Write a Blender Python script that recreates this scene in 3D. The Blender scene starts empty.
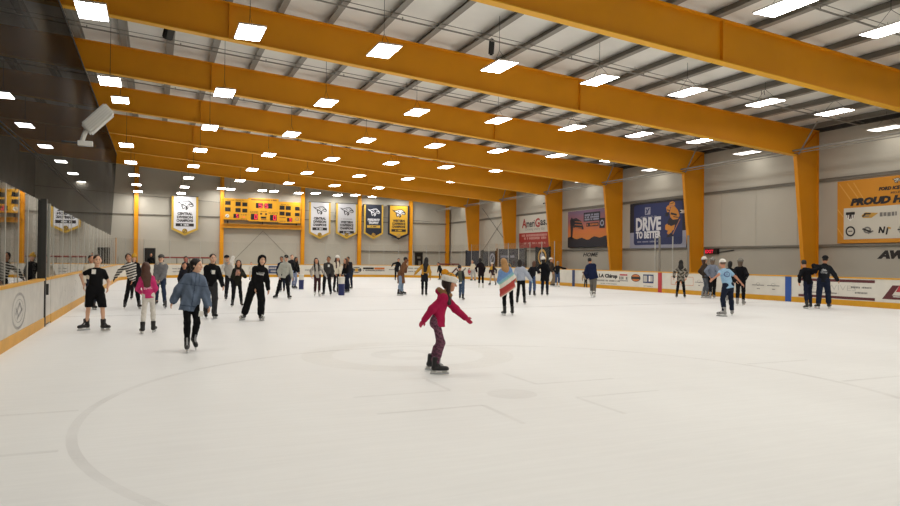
EXPO = -0.15
import bpy, bmesh, math, random
import numpy as np
from mathutils import Vector, Matrix
random.seed(4)
C = bpy.context.scene.collection
PI = math.pi

# ------------------------------------------------------------------ camera model (fitted to the light grid of the hall)
FOC, YAW, PITCH, ROLL = 683.30085, 0.4074016, 0.0101214, 0.0095835
CAMZ = 1.58
_cy, _sy, _cp, _sp = math.cos(YAW), math.sin(YAW), math.cos(PITCH), math.sin(PITCH)
FWD = np.array([_sy*_cp, _cy*_cp, _sp])
_R0 = np.array([_cy, -_sy, 0.0])
_U0 = np.cross(_R0, FWD)
_c, _s = math.cos(ROLL), math.sin(ROLL)
RGT = _R0*_c + _U0*_s
UPV = -_R0*_s + _U0*_c
ORG = np.array([0, 0, CAMZ])
def ray(u, v): return FWD + (u-450)/FOC*RGT - (v-253)/FOC*UPV
def on_ground(u, v, z=0.0):
    d = ray(u, v); return ORG + d*((z-CAMZ)/d[2])
def on_x(u, v, X):
    d = ray(u, v); return ORG + d*(X/d[0])
def on_y(u, v, Y):
    d = ray(u, v); return ORG + d*(Y/d[1])

# ------------------------------------------------------------------ colours and materials
def lin(h):
    h = h.lstrip('#'); o = []
    for i in (0, 2, 4):
        c = int(h[i:i+2], 16)/255
        o.append(c/12.92 if c <= .04045 else ((c+.055)/1.055)**2.4)
    return tuple(o)
MATS = {}
def mat(name, col='#808080', rough=.6, metal=0.0, spec=.5, bump=0.0, bscale=40, vary=0.0, vscale=3, emis=None, estr=0):
    if name in MATS: return MATS[name]
    m = bpy.data.materials.new(name); m.use_nodes = True
    nt = m.node_tree; b = nt.nodes['Principled BSDF']
    c = lin(col)
    b.inputs['Base Color'].default_value = (*c, 1)
    b.inputs['Roughness'].default_value = rough
    b.inputs['Metallic'].default_value = metal
    b.inputs['Specular IOR Level'].default_value = spec
    if vary or bump:
        tc = nt.nodes.new('ShaderNodeTexCoord')
    if vary:
        n = nt.nodes.new('ShaderNodeTexNoise'); n.inputs['Scale'].default_value = vscale; n.inputs['Detail'].default_value = 5
        nt.links.new(tc.outputs['Object'], n.inputs['Vector'])
        r = nt.nodes.new('ShaderNodeValToRGB')
        r.color_ramp.elements[0].position = .3; r.color_ramp.elements[1].position = .7
        r.color_ramp.elements[0].color = (*[x*(1-vary) for x in c], 1)
        r.color_ramp.elements[1].color = (*[min(1, x*(1+vary)) for x in c], 1)
        nt.links.new(n.outputs['Fac'], r.inputs['Fac']); nt.links.new(r.outputs['Color'], b.inputs['Base Color'])
    if bump:
        n2 = nt.nodes.new('ShaderNodeTexNoise'); n2.inputs['Scale'].default_value = bscale; n2.inputs['Detail'].default_value = 3
        nt.links.new(tc.outputs['Object'], n2.inputs['Vector'])
        bp = nt.nodes.new('ShaderNodeBump'); bp.inputs['Strength'].default_value = bump; bp.inputs['Distance'].default_value = .02
        nt.links.new(n2.outputs['Fac'], bp.inputs['Height']); nt.links.new(bp.outputs['Normal'], b.inputs['Normal'])
    if emis:
        b.inputs['Emission Color'].default_value = (*lin(emis), 1); b.inputs['Emission Strength'].default_value = estr
    MATS[name] = m; return m
def attr_mat(name, rough, bump, bscale, spec=.3, vary=.12):
    m = bpy.data.materials.new(name); m.use_nodes = True
    nt = m.node_tree; b = nt.nodes['Principled BSDF']
    a = nt.nodes.new('ShaderNodeAttribute'); a.attribute_name = 'Col'
    tc = nt.nodes.new('ShaderNodeTexCoord')
    n = nt.nodes.new('ShaderNodeTexNoise'); n.inputs['Scale'].default_value = bscale; n.inputs['Detail'].default_value = 3
    nt.links.new(tc.outputs['Object'], n.inputs['Vector'])
    mr = nt.nodes.new('ShaderNodeMapRange'); mr.inputs['To Min'].default_value = 1-vary; mr.inputs['To Max'].default_value = 1+vary
    nt.links.new(n.outputs['Fac'], mr.inputs['Value'])
    vm = nt.nodes.new('ShaderNodeVectorMath'); vm.operation = 'SCALE'
    nt.links.new(a.outputs['Color'], vm.inputs[0]); nt.links.new(mr.outputs['Result'], vm.inputs['Scale'])
    nt.links.new(vm.outputs['Vector'], b.inputs['Base Color'])
    bp = nt.nodes.new('ShaderNodeBump'); bp.inputs['Strength'].default_value = bump; bp.inputs['Distance'].default_value = .01
    nt.links.new(n.outputs['Fac'], bp.inputs['Height']); nt.links.new(bp.outputs['Normal'], b.inputs['Normal'])
    b.inputs['Roughness'].default_value = rough; b.inputs['Specular IOR Level'].default_value = spec
    return m
M_SKIN = attr_mat('skin', .55, .05, 60, .35, .05)
M_CLOTH = attr_mat('woven_cloth', .9, .35, 28, .15, .18)
M_HAIR = attr_mat('hair_strands', .5, .5, 45, .4, .3)
M_BOOT = attr_mat('boot_leather', .45, .15, 30, .45, .1)

def M(n): return MATS[n]
mat('steel_orange', '#EA9D12', .5, 0, .35, vary=.05, vscale=.6)
mat('steel_orange_ice_lit', '#F2B42E', .5, 0, .35)  # beam steel with light bounced off the ice put into its colour
mat('steel_orange_deep', '#DB900E', .5, 0, .35, vary=.05, vscale=.6)
mat('insulation', '#F1EEE6', .8, 0, .2, bump=.3, bscale=1.2, vary=.05, vscale=.7)
mat('purlin_grey', '#8f8b82', .6, 0)
mat('pipe_grey', '#8f8c84', .75, 0)
mat('pipe_dark', '#7b786f', .8, 0)
mat('wall_panel', '#C0BBAE', .7, 0, .25, vary=.05, vscale=.35)
mat('wall_panel_low', '#B6B1A5', .7, 0, .25, vary=.04, vscale=.35)
mat('girt', '#7b766c', .6)
mat('dark_line', '#3a3935', .7)
mat('concrete', '#8f8b84', .8, vary=.12, vscale=1.5)
mat('dark_wall', '#77736a', .7, vary=.2, vscale=.5)
mat('board_white', '#D9D5CA', .38, 0, .45, vary=.05, vscale=2.5)
mat('board_scuff', '#C9C5BC', .4, 0, .45, vary=.09, vscale=3)
mat('rail_yellow', '#D9A02A', .45, 0, .4, vary=.06, vscale=2)
mat('kick_yellow', '#D39A1E', .45, 0, .4, vary=.08, vscale=2)
mat('ad_black', '#24201f', .6); mat('ad_grey', '#7a7772', .6); mat('ad_blue', '#27509C', .5); mat('ad_red', '#B5303A', .5)
mat('ad_maroon', '#5A2428', .5); mat('ad_navy', '#2B3A66', .5); mat('ad_orange', '#C9722E', .5); mat('ad_gold', '#C99A3A', .5)
mat('ad_white', '#E4E1D9', .5); mat('ad_pale', '#B9B6AE', .5)
mat('post_metal', '#B9B9B2', .35, .5); mat('post_dark', '#33322f', .5, .2)
mat('black_plastic', '#0c0c0c', .6); mat('white_plastic', '#E5E3DC', .45); mat('steel', '#c8ccd0', .25, .9)
mat('fixture_white', '#dcdad2', .5)
mat('bucket_navy', '#182560', .45); mat('bucket_white', '#DFDCD2', .45)
mat('sign_yellow', '#E0A116', .5, vary=.03); mat('sign_digit', '#E8304A', .5, emis='#E82848', estr=.9); mat('sign_black', '#171310', .4)
mat('bn_white', '#D6D6DA', .8, vary=.03); mat('bn_silver', '#B4B4B8', .8, vary=.03); mat('bn_gold', '#C9A340', .8, vary=.03); mat('bn_navy', '#1d2230', .8); mat('bn_yellow', '#D9A830', .8)
mat('po_navy', '#25305e', .6); mat('po_dark', '#22222c', .6); mat('po_pale', '#9a9cae', .6); mat('po_white', '#D8D8DC', .6); mat('po_orange', '#D08A35', .6); mat('po_tan', '#B98058', .6)
mat('am_cream', '#CFCBBF', .6); mat('am_red', '#A8322C', .6); mat('am_rose', '#D49A90', .6)
mat('ph_orange', '#D08A1C', .6, vary=.04, vscale=1); mat('ph_light', '#DDA343', .6); mat('ph_cream', '#D2CDBF', .6)
mat('pad_navy', '#262a3a', .7, vary=.1); mat('pad_black', '#15161a', .7)
mat('blade_holder', '#c9c9c6', .4)

def lens_mat():
    m = bpy.data.materials.new('lit_diffuser'); m.use_nodes = True
    nt = m.node_tree; b = nt.nodes['Principled BSDF']
    b.inputs['Base Color'].default_value = (.9, .9, .88, 1)
    b.inputs['Emission Color'].default_value = (1.0, .975, .93, 1); b.inputs['Emission Strength'].default_value = LIGHT
    MATS['lit_diffuser'] = m
LIGHT = 32.0
lens_mat()
mat('lit_diffuser_dim', '#e8e6e0', .5, emis='#FFFBF3', estr=5.0)

def ice_mat():
    m = bpy.data.materials.new('ice_sheet'); m.use_nodes = True
    nt = m.node_tree; b = nt.nodes['Principled BSDF']; L = nt.links.new
    tc = nt.nodes.new('ShaderNodeTexCoord')
    mp = nt.nodes.new('ShaderNodeMapping'); mp.inputs['Scale'].default_value = (.25, .12, 1); mp.inputs['Rotation'].default_value = (0, 0, .25)
    L(tc.outputs['Object'], mp.inputs['Vector'])
    n1 = nt.nodes.new('ShaderNodeTexNoise'); n1.inputs['Scale'].default_value = 1.6; n1.inputs['Detail'].default_value = 6; n1.inputs['Roughness'].default_value = .6
    L(mp.outputs['Vector'], n1.inputs['Vector'])
    r1 = nt.nodes.new('ShaderNodeValToRGB')
    r1.color_ramp.elements[0].position = .3; r1.color_ramp.elements[0].color = (.80, .805, .805, 1)
    r1.color_ramp.elements[1].position = .75; r1.color_ramp.elements[1].color = (.86, .87, .87, 1)
    L(n1.outputs['Fac'], r1.inputs['Fac'])
    # skate scratches: stretched fine noise
    mp2 = nt.nodes.new('ShaderNodeMapping'); mp2.inputs['Scale'].default_value = (.6, 9, 1); mp2.inputs['Rotation'].default_value = (0, 0, -.2)
    L(tc.outputs['Object'], mp2.inputs['Vector'])
    n2 = nt.nodes.new('ShaderNodeTexNoise'); n2.inputs['Scale'].default_value = 1.5; n2.inputs['Detail'].default_value = 8; n2.inputs['Roughness'].default_value = .75; n2.inputs['Distortion'].default_value = .4
    L(mp2.outputs['Vector'], n2.inputs['Vector'])
    r2 = nt.nodes.new('ShaderNodeValToRGB'); r2.color_ramp.elements[0].position = .42; r2.color_ramp.elements[1].position = .62
    r2.color_ramp.elements[0].color = (.965, .965, .965, 1); r2.color_ramp.elements[1].color = (1, 1, 1, 1)
    L(n2.outputs['Fac'], r2.inputs['Fac'])
    mx = nt.nodes.new('ShaderNodeMix'); mx.data_type = 'RGBA'; mx.blend_type = 'MULTIPLY'; mx.inputs['Factor'].default_value = 1
    L(r1.outputs['Color'], mx.inputs['A']); L(r2.outputs['Color'], mx.inputs['B'])
    L(mx.outputs['Result'], b.inputs['Base Color'])
    mr = nt.nodes.new('ShaderNodeMapRange'); mr.inputs['To Min'].default_value = .38; mr.inputs['To Max'].default_value = .62
    L(n1.outputs['Fac'], mr.inputs['Value']); L(mr.outputs['Result'], b.inputs['Roughness'])
    b.inputs['Specular IOR Level'].default_value = .22
    bp = nt.nodes.new('ShaderNodeBump'); bp.inputs['Strength'].default_value = .06; bp.inputs['Distance'].default_value = .01
    L(n2.outputs['Fac'], bp.inputs['Height']); L(bp.outputs['Normal'], b.inputs['Normal'])
    MATS['ice'] = m
ice_mat()
def paint_mat(name, col, alpha):
    # old paint seen through worn ice: patchy
    m = bpy.data.materials.new(name); m.use_nodes = True
    nt = m.node_tree; b = nt.nodes['Principled BSDF']; L = nt.links.new
    b.inputs['Base Color'].default_value = (*lin(col), 1); b.inputs['Roughness'].default_value = .55; b.inputs['Specular IOR Level'].default_value = .2
    tc = nt.nodes.new('ShaderNodeTexCoord'); n = nt.nodes.new('ShaderNodeTexNoise'); n.inputs['Scale'].default_value = 1.1; n.inputs['Detail'].default_value = 5
    L(tc.outputs['Object'], n.inputs['Vector'])
    mr = nt.nodes.new('ShaderNodeMapRange'); mr.inputs['From Min'].default_value = .3; mr.inputs['From Max'].default_value = .7; mr.inputs['To Min'].default_value = alpha*.35; mr.inputs['To Max'].default_value = alpha*1.3
    L(n.outputs['Fac'], mr.inputs['Value']); L(mr.outputs['Result'], b.inputs['Alpha'])
    MATS[name] = m
paint_mat('worn_mark', '#8d7f80', 0.084); paint_mat('worn_grey', '#96969c', 0.060); paint_mat('worn_yellow', '#c9b48a', 0.040); paint_mat('worn_spot', '#9a8686', 0.060)
paint_mat('worn_blue', '#8d939c', 0.108); paint_mat('worn_red', '#a08d8d', 0.078)
paint_mat('ad_ghost', '#6f7480', .32); paint_mat('ad_smudge', '#5c5a58', .45)

def glass_mat(name, tint, base, gl_col, ior=1.5, rough=0.01, boost=1.0):
    m = bpy.data.materials.new(name); m.use_nodes = True
    nt = m.node_tree; L = nt.links.new
    nt.nodes.remove(nt.nodes['Principled BSDF'])
    out = nt.nodes['Material Output']
    t = nt.nodes.new('ShaderNodeBsdfTransparent'); t.inputs['Color'].default_value = (*tint, 1)
    g = nt.nodes.new('ShaderNodeBsdfGlossy'); g.inputs['Color'].default_value = (*gl_col, 1); g.inputs['Roughness'].default_value = rough
    f = nt.nodes.new('ShaderNodeFresnel'); f.inputs['IOR'].default_value = ior
    mu = nt.nodes.new('ShaderNodeMath'); mu.operation = 'MULTIPLY_ADD'; mu.inputs[1].default_value = boost; mu.inputs[2].default_value = base; mu.use_clamp = True
    L(f.outputs['Fac'], mu.inputs[0])
    x = nt.nodes.new('ShaderNodeMixShader'); L(mu.outputs['Value'], x.inputs['Fac']); L(t.outputs['BSDF'], x.inputs[1]); L(g.outputs['BSDF'], x.inputs[2])
    L(x.outputs['Shader'], out.inputs['Surface'])
    MATS[name] = m
glass_mat('clear_glass', (.94, .95, .94), .02, (.95, .95, .95), 1.5, .01, 1.1)
glass_mat('far_glass', (.975, .975, .97), .0, (.9, .9, .9), 1.15, .02, .2)

def dark_panel_mat():
    m = bpy.data.materials.new('dark_sheer_net'); m.use_nodes = True
    nt = m.node_tree; L = nt.links.new
    b = nt.nodes['Principled BSDF']; out = nt.nodes['Material Output']
    b.inputs['Base Color'].default_value = (*lin('#221d15'), 1); b.inputs['Roughness'].default_value = .9; b.inputs['Specular IOR Level'].default_value = .05
    tc = nt.nodes.new('ShaderNodeTexCoord'); n = nt.nodes.new('ShaderNodeTexNoise'); n.inputs['Scale'].default_value = .25; n.inputs['Detail'].default_value = 4
    L(tc.outputs['Object'], n.inputs['Vector'])
    sx = nt.nodes.new('ShaderNodeSeparateXYZ'); L(tc.outputs['Object'], sx.inputs['Vector'])
    hz = nt.nodes.new('ShaderNodeMapRange'); hz.inputs['From Min'].default_value = 2.5; hz.inputs['From Max'].default_value = 7.5; hz.inputs['To Min'].default_value = .36; hz.inputs['To Max'].default_value = .13
    L(sx.outputs['Z'], hz.inputs['Value'])
    nz = nt.nodes.new('ShaderNodeMapRange'); nz.inputs['To Min'].default_value = .7; nz.inputs['To Max'].default_value = 1.3; L(n.outputs['Fac'], nz.inputs['Value'])
    mr = nt.nodes.new('ShaderNodeMath'); mr.operation = 'MULTIPLY'; L(hz.outputs['Result'], mr.inputs[0]); L(nz.outputs['Result'], mr.inputs[1])
    t = nt.nodes.new('ShaderNodeBsdfTransparent'); t.inputs['Color'].default_value = (1, 1, 1, 1)
    x = nt.nodes.new('ShaderNodeMixShader'); L(mr.outputs['Value'], x.inputs['Fac']); L(b.outputs['BSDF'], x.inputs[1]); L(t.outputs['BSDF'], x.inputs[2])
    L(x.outputs['Shader'], out.inputs['Surface'])
    MATS['dark_net'] = m
dark_panel_mat()

def sunset_mat():
    m = bpy.data.materials.new('sunset_print'); m.use_nodes = True
    nt = m.node_tree; L = nt.links.new; b = nt.nodes['Principled BSDF']; b.inputs['Roughness'].default_value = .6
    tc = nt.nodes.new('ShaderNodeTexCoord'); sx = nt.nodes.new('ShaderNodeSeparateXYZ'); L(tc.outputs['Generated'], sx.inputs['Vector'])
    n = nt.nodes.new('ShaderNodeTexNoise'); n.inputs['Scale'].default_value = 6
    L(tc.outputs['Generated'], n.inputs['Vector'])
    ad = nt.nodes.new('ShaderNodeMath'); ad.operation = 'MULTIPLY_ADD'; ad.inputs[1].default_value = .12; L(n.outputs['Fac'], ad.inputs[0]); L(sx.outputs['Z'], ad.inputs[2])
    r = nt.nodes.new('ShaderNodeValToRGB'); cr = r.color_ramp
    cr.elements[0].position = .25; cr.elements[0].color = (*lin('#D0803A'), 1)
    cr.elements[1].position = 1.0; cr.elements[1].color = (*lin('#7A6079'), 1)
    e = cr.elements.new(.5); e.color = (*lin('#D2763A'), 1)
    e = cr.elements.new(.75); e.color = (*lin('#9C5F62'), 1)
    L(ad.outputs['Value'], r.inputs['Fac']); L(r.outputs['Color'], b.inputs['Base Color'])
    MATS['sunset'] = m
sunset_mat()

# ------------------------------------------------------------------ object helpers
def link(name, me, m=None, parent=None, loc=None):
    o = bpy.data.objects.new(name, me); C.objects.link(o)
    if m is not None and me is not None and not me.materials:
        for x in (m if isinstance(m, (list, tuple)) else [m]): me.materials.append(x)
    if parent is not None: o.parent = parent
    if loc is not None: o.location = loc
    return o
def obj(name, bm, m, parent=None, smooth=False):
    me = bpy.data.meshes.new(name)
    bmesh.ops.recalc_face_normals(bm, faces=bm.faces)
    bm.to_mesh(me); bm.free()
    if smooth:
        me.polygons.foreach_set('use_smooth', [True]*len(me.polygons))
    return link(name, me, m, parent)
def tag(o, label, cat, group=None, kind=None):
    o['label'] = label; o['category'] = cat
    if group: o['group'] = group
    if kind: o['kind'] = kind
    return o
def struct(name, bm, m, parent=None):
    o = obj(name, bm, m, parent)
    if parent is None: o['kind'] = 'structure'
    return o
def empty(name, loc=(0, 0, 0), rz=0.0):
    o = bpy.data.objects.new(name, None); C.objects.link(o); o.location = loc; o.rotation_euler = (0, 0, rz); o.empty_display_size = .1
    return o
def box(bm, x0, x1, y0, y1, z0, z1, mi=0):
    v = [bm.verts.new((x, y, z)) for z in (z0, z1) for y in (y0, y1) for x in (x0, x1)]
    for f in ((0, 2, 3, 1), (4, 5, 7, 6), (0, 1, 5, 4), (2, 6, 7, 3), (0, 4, 6, 2), (1, 3, 7, 5)):
        bm.faces.new([v[i] for i in f]).material_index = mi
    return v
def obox(bm, c, ax, ay, az, hx, hy, hz, mi=0):
    c = Vector(c); ax, ay, az = Vector(ax), Vector(ay), Vector(az)
    v = [bm.verts.new(c+ax*hx*i+ay*hy*j+az*hz*k) for k in (-1, 1) for j in (-1, 1) for i in (-1, 1)]
    for f in ((0, 2, 3, 1), (4, 5, 7, 6), (0, 1, 5, 4), (2, 6, 7, 3), (0, 4, 6, 2), (1, 3, 7, 5)):
        bm.faces.new([v[i] for i in f]).material_index = mi
def tube(bm, a, b, r, n=8, r2=None, mi=0):
    a, b = Vector(a), Vector(b); r2 = r if r2 is None else r2
    d = (b-a).normalized(); x = d.orthogonal().normalized(); y = d.cross(x)
    A = [bm.verts.new(a+(x*math.cos(2*PI*i/n)+y*math.sin(2*PI*i/n))*r) for i in range(n)]
    B = [bm.verts.new(b+(x*math.cos(2*PI*i/n)+y*math.sin(2*PI*i/n))*r2) for i in range(n)]
    for i in range(n): bm.faces.new((A[i], A[(i+1) % n], B[(i+1) % n], B[i])).material_index = mi
    bm.faces.new(A[::-1]).material_index = mi; bm.faces.new(B).material_index = mi
def lathe(bm, prof, n=20, mi=0):
    rings = [[bm.verts.new((r*math.cos(2*PI*i/n), r*math.sin(2*PI*i/n), z)) for i in range(n)] for r, z in prof]
    for k in range(len(rings)-1):
        for i in range(n): bm.faces.new((rings[k][i], rings[k][(i+1) % n], rings[k+1][(i+1) % n], rings[k+1][i])).material_index = mi
    bm.faces.new(rings[0][::-1]).material_index = mi; bm.faces.new(rings[-1]).material_index = mi
def BM(): return bmesh.new()

class Frame:
    """a flat sign's own frame: origin, right, up, normal (metres)"""
    def __init__(s, o, r, u, n): s.o, s.r, s.u, s.n = Vector(o), Vector(r), Vector(u), Vector(n)
    def p(s, x, y, d=0.0): return s.o+s.r*x+s.u*y+s.n*d
    def poly(s, bm, pts, d, mi=0):
        f = bm.faces.new([bm.verts.new(s.p(x, y, d)) for x, y in pts]); f.material_index = mi; return f
    def rect(s, bm, x0, x1, y0, y1, d, mi=0): return s.poly(bm, [(x0, y0), (x1, y0), (x1, y1), (x0, y1)], d, mi)
    def slab(s, bm, pts, d0, d1, mi=0):
        A = [bm.verts.new(s.p(x, y, d0)) for x, y in pts]; B = [bm.verts.new(s.p(x, y, d1)) for x, y in pts]
        n = len(pts)
        bm.faces.new(A).material_index = mi; bm.faces.new(B[::-1]).material_index = mi
        for i in range(n): bm.faces.new((A[i], A[(i+1) % n], B[(i+1) % n], B[i])).material_index = mi
    def disc(s, bm, x, y, r, d, mi=0, n=20, ry=None):
        ry = r if ry is None else ry
        s.poly(bm, [(x+r*math.cos(2*PI*i/n), y+ry*math.sin(2*PI*i/n)) for i in range(n)], d, mi)
    def ring(s, bm, x, y, r0, r1, d, mi=0, n=24, k=1.0):
        A = [bm.verts.new(s.p(x+r0*math.cos(2*PI*i/n), y+r0*k*math.sin(2*PI*i/n), d)) for i in range(n)]
        B = [bm.verts.new(s.p(x+r1*math.cos(2*PI*i/n), y+r1*k*math.sin(2*PI*i/n), d)) for i in range(n)]
        for i in range(n): bm.faces.new((A[i], A[(i+1) % n], B[(i+1) % n], B[i])).material_index = mi
    def stroke(s, bm, a, b, w, d, mi=0):
        ax, ay = a; bx, by = b; L = math.hypot(bx-ax, by-ay) or 1; nx, ny = -(by-ay)/L*w/2, (bx-ax)/L*w/2
        s.poly(bm, [(ax+nx, ay+ny), (bx+nx, by+ny), (bx-nx, by-ny), (ax-nx, ay-ny)], d, mi)
def text(fr, s, x, y, size, d, m, parent, width=None, bold=0.0, shear=0.0, name='lettering'):
    cu = bpy.data.curves.new(name, 'FONT'); cu.body = s; cu.size = size; cu.align_x = 'CENTER'; cu.align_y = 'CENTER'; cu.offset = bold; cu.shear = shear
    cu.resolution_u = 2
    t = bpy.data.objects.new(name, cu); C.objects.link(t)
    dg = bpy.context.evaluated_depsgraph_get(); dg.update()
    me = bpy.data.meshes.new_from_object(t.evaluated_get(dg))
    bpy.data.objects.remove(t); bpy.data.curves.remove(cu)
    if not me.vertices: return None
    xs = [v.co.x for v in me.vertices]; w = max(xs)-min(xs); cx = (max(xs)+min(xs))/2
    ys = [v.co.y for v in me.vertices]; cyy = (max(ys)+min(ys))/2
    k = width/w if width else 1.0
    for v in me.vertices:
        v.co = fr.p(x+(v.co.x-cx)*k, y+(v.co.y-cyy), d)
    me.materials.clear()
    return link(name, me, m, parent)
def fake_line(fr, bm, x0, x1, y, h, d, mi=0, seed=0):
    """writing too small to read in the photograph: a row of letter-sized dashes"""
    rr = random.Random(seed); x = x0
    while x < x1:
        w = h*rr.uniform(.45, .8)
        if rr.random() > .14: fr.rect(bm, x, min(x1, x+w), y-h/2*rr.uniform(.8, 1), y+h/2*rr.uniform(.8, 1), d, mi)
        x += w+h*.22
# ================================================================== THE HALL
XL, XR, YN, YF = -2.26, 24.0, -2.7, 58.3          # ice sheet
RC = 8.5
WX, WY = 29.2, 67.7                                 # right wall, far wall
LX = -9.5                                           # left wall of the dim space behind the sheer partition
def zlo(x): return 7.21-.0775*x+CAMZ                # underside of the roof beams
def zup(x): return 8.36-.0705*x+CAMZ                # top of the roof beams
FR_Y = [15.58, 23.03, 30.46, 37.93, 45.39, 52.78, 60.2]

# floor: concrete slab, and the ice on it
bm = BM(); box(bm, LX-.3, WX+.3, -7.3, WY+.3, -.4, -.06); struct('floor', bm, M('concrete'))
def rink_outline(off=0.0, n=14):
    x0, x1, y0, y1, r = XL-off, XR+off, YN-off, YF+off, RC+off
    p = []
    for cx, cy, a0 in ((x1-r, y0+r, -90), (x1-r, y1-r, 0), (x0+r, y1-r, 90), (x0+r, y0+r, 180)):
        for i in range(n+1):
            a = math.radians(a0+90*i/n); p.append((cx+r*math.cos(a), cy+r*math.sin(a)))
    return p
bm = BM()
A = [bm.verts.new((x, y, 0)) for x, y in rink_outline(.02)]; B = [bm.verts.new((x, y, -.06)) for x, y in rink_outline(.02)]
bm.faces.new(A)
for i in range(len(A)): bm.faces.new((A[i], A[(i+1) % len(A)], B[(i+1) % len(A)], B[i]))
ice = struct('floor_ice', bm, M('ice'))
def ice_mark(name, build, m, z=.002):
    bm = BM(); fr = Frame((0, 0, z), (1, 0, 0), (0, 1, 0), (0, 0, 1)); build(fr, bm); obj(name, bm, M(m), ice)
SX, SY = 3.9, 7.15
ice_mark('faceoff_circle', lambda f, b: f.ring(b, SX, SY, 4.52, 4.61, 0, n=90), 'worn_mark')
ice_mark('faceoff_spot', lambda f, b: f.disc(b, SX, SY, .3, 0), 'worn_spot')
def _hash(f, b):
    for sx in (-1, 1):
        for sy in (-1, 1):
            f.stroke(b, (SX+sx*4.6, SY+sy*.8), (SX+sx*5.9, SY+sy*.8), .07, 0)
            f.stroke(b, (SX+sx*.6, SY+sy*.45), (SX+sx*1.8, SY+sy*.45), .06, 0)
            f.stroke(b, (SX+sx*.6, SY+sy*.45), (SX+sx*.6, SY+sy*1.35), .06, 0)
ice_mark('hash_mark', _hash, 'worn_mark')
ice_mark('blue_line', lambda f, b: f.rect(b, XL, XR, 20.2, 20.5, 0), 'worn_blue')
ice_mark('centre_line', lambda f, b: f.rect(b, XL, XR, 27.7, 28.0, 0), 'worn_red')
ice_mark('far_blue_line', lambda f, b: f.rect(b, XL, XR, 35.3, 35.6, 0), 'worn_blue')
def _cc(f, b):
    f.ring(b, 10.87, 27.85, 4.5, 4.62, 0, n=80)
ice_mark('centre_circle', _cc, 'worn_grey')
g = on_ground(408, 354.5)
ice_mark('ice_emblem_ring', lambda f, b: f.ring(b, g[0], g[1], 1.25, 1.75, 0, n=60), 'worn_yellow', .0015)
ice_mark('ice_emblem_core', lambda f, b: f.ring(b, g[0], g[1], .3, .62, 0, n=40), 'worn_grey', .0015)

# walls
bm = BM(); box(bm, LX-.3, WX+.3, WY, WY+.3, -.4, 12); struct('wall_far', bm, M('wall_panel'))
bm = BM(); box(bm, WX, WX+.3, -7.3, WY, -.4, 8.2); wr = struct('wall_right', bm, M('wall_panel'))
bm = BM(); box(bm, LX-.3, LX, -7.3, WY, -.4, 12); struct('wall_left', bm, M('dark_wall'))
bm = BM(); box(bm, LX-.3, WX+.3, -7.6, -7.3, -.4, 12); struct('wall_near', bm, M('wall_panel'))
# roof deck: white faced insulation on a single slope
bm = BM()
pz = .26
v = [bm.verts.new((x, y, zup(x)+pz+dz)) for dz in (0, .15) for y in (-7.6, WY+.3) for x in (LX-.3, WX+.3)]
for f in ((0, 2, 3, 1), (4, 5, 7, 6), (0, 1, 5, 4), (2, 6, 7, 3), (0, 4, 6, 2), (1, 3, 7, 5)): bm.faces.new([v[i] for i in f])
struct('ceiling', bm, M('insulation'))
# long purlins
i = 0
x = 5.45-1.65*9
while x < WX-.2:
    bm = BM(); z = zup(x)
    box(bm, x-.012, x+.012, -7.3, WY, z+.01, z+pz)
    box(bm, x-.21, x+.012, -7.3, WY, z+.005, z+.022); box(bm, x-.012, x+.10, -7.3, WY, z+pz-.02, z+pz+.01)
    struct('roof_purlin', bm, M('purlin_grey')); x += 1.65
# cross straps below the deck
for y in [13.2+3.725*k for k in range(14)]:
    if min(abs(y-q) for q in FR_Y) < .5: continue
    bm = BM(); tube(bm, (LX, y, zup(LX)-.02), (WX, y, zup(WX)-.02), .012, 6); struct('trim_roof_strap', bm, M('pipe_dark'))
# sprinkler line hanging in each bay
for y in [19.2+7.45*k for k in range(-1, 7)]:
    bm = BM(); tube(bm, (LX, y+1.5, zup(LX)-.16), (WX-.5, y+1.5, zup(WX-.5)-.16), .028, 8)
    for k in range(11):
        xx = -6+3.2*k; tube(bm, (xx, y+1.5, zup(xx)-.16), (xx, y+1.5, zup(xx)+.1), .008, 5); tube(bm, (xx+.4, y+1.5, zup(xx)-.22), (xx+.4, y+1.5, zup(xx)-.1), .02, 6)
    struct('trim_sprinkler_line', bm, M('pipe_grey'))

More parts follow.
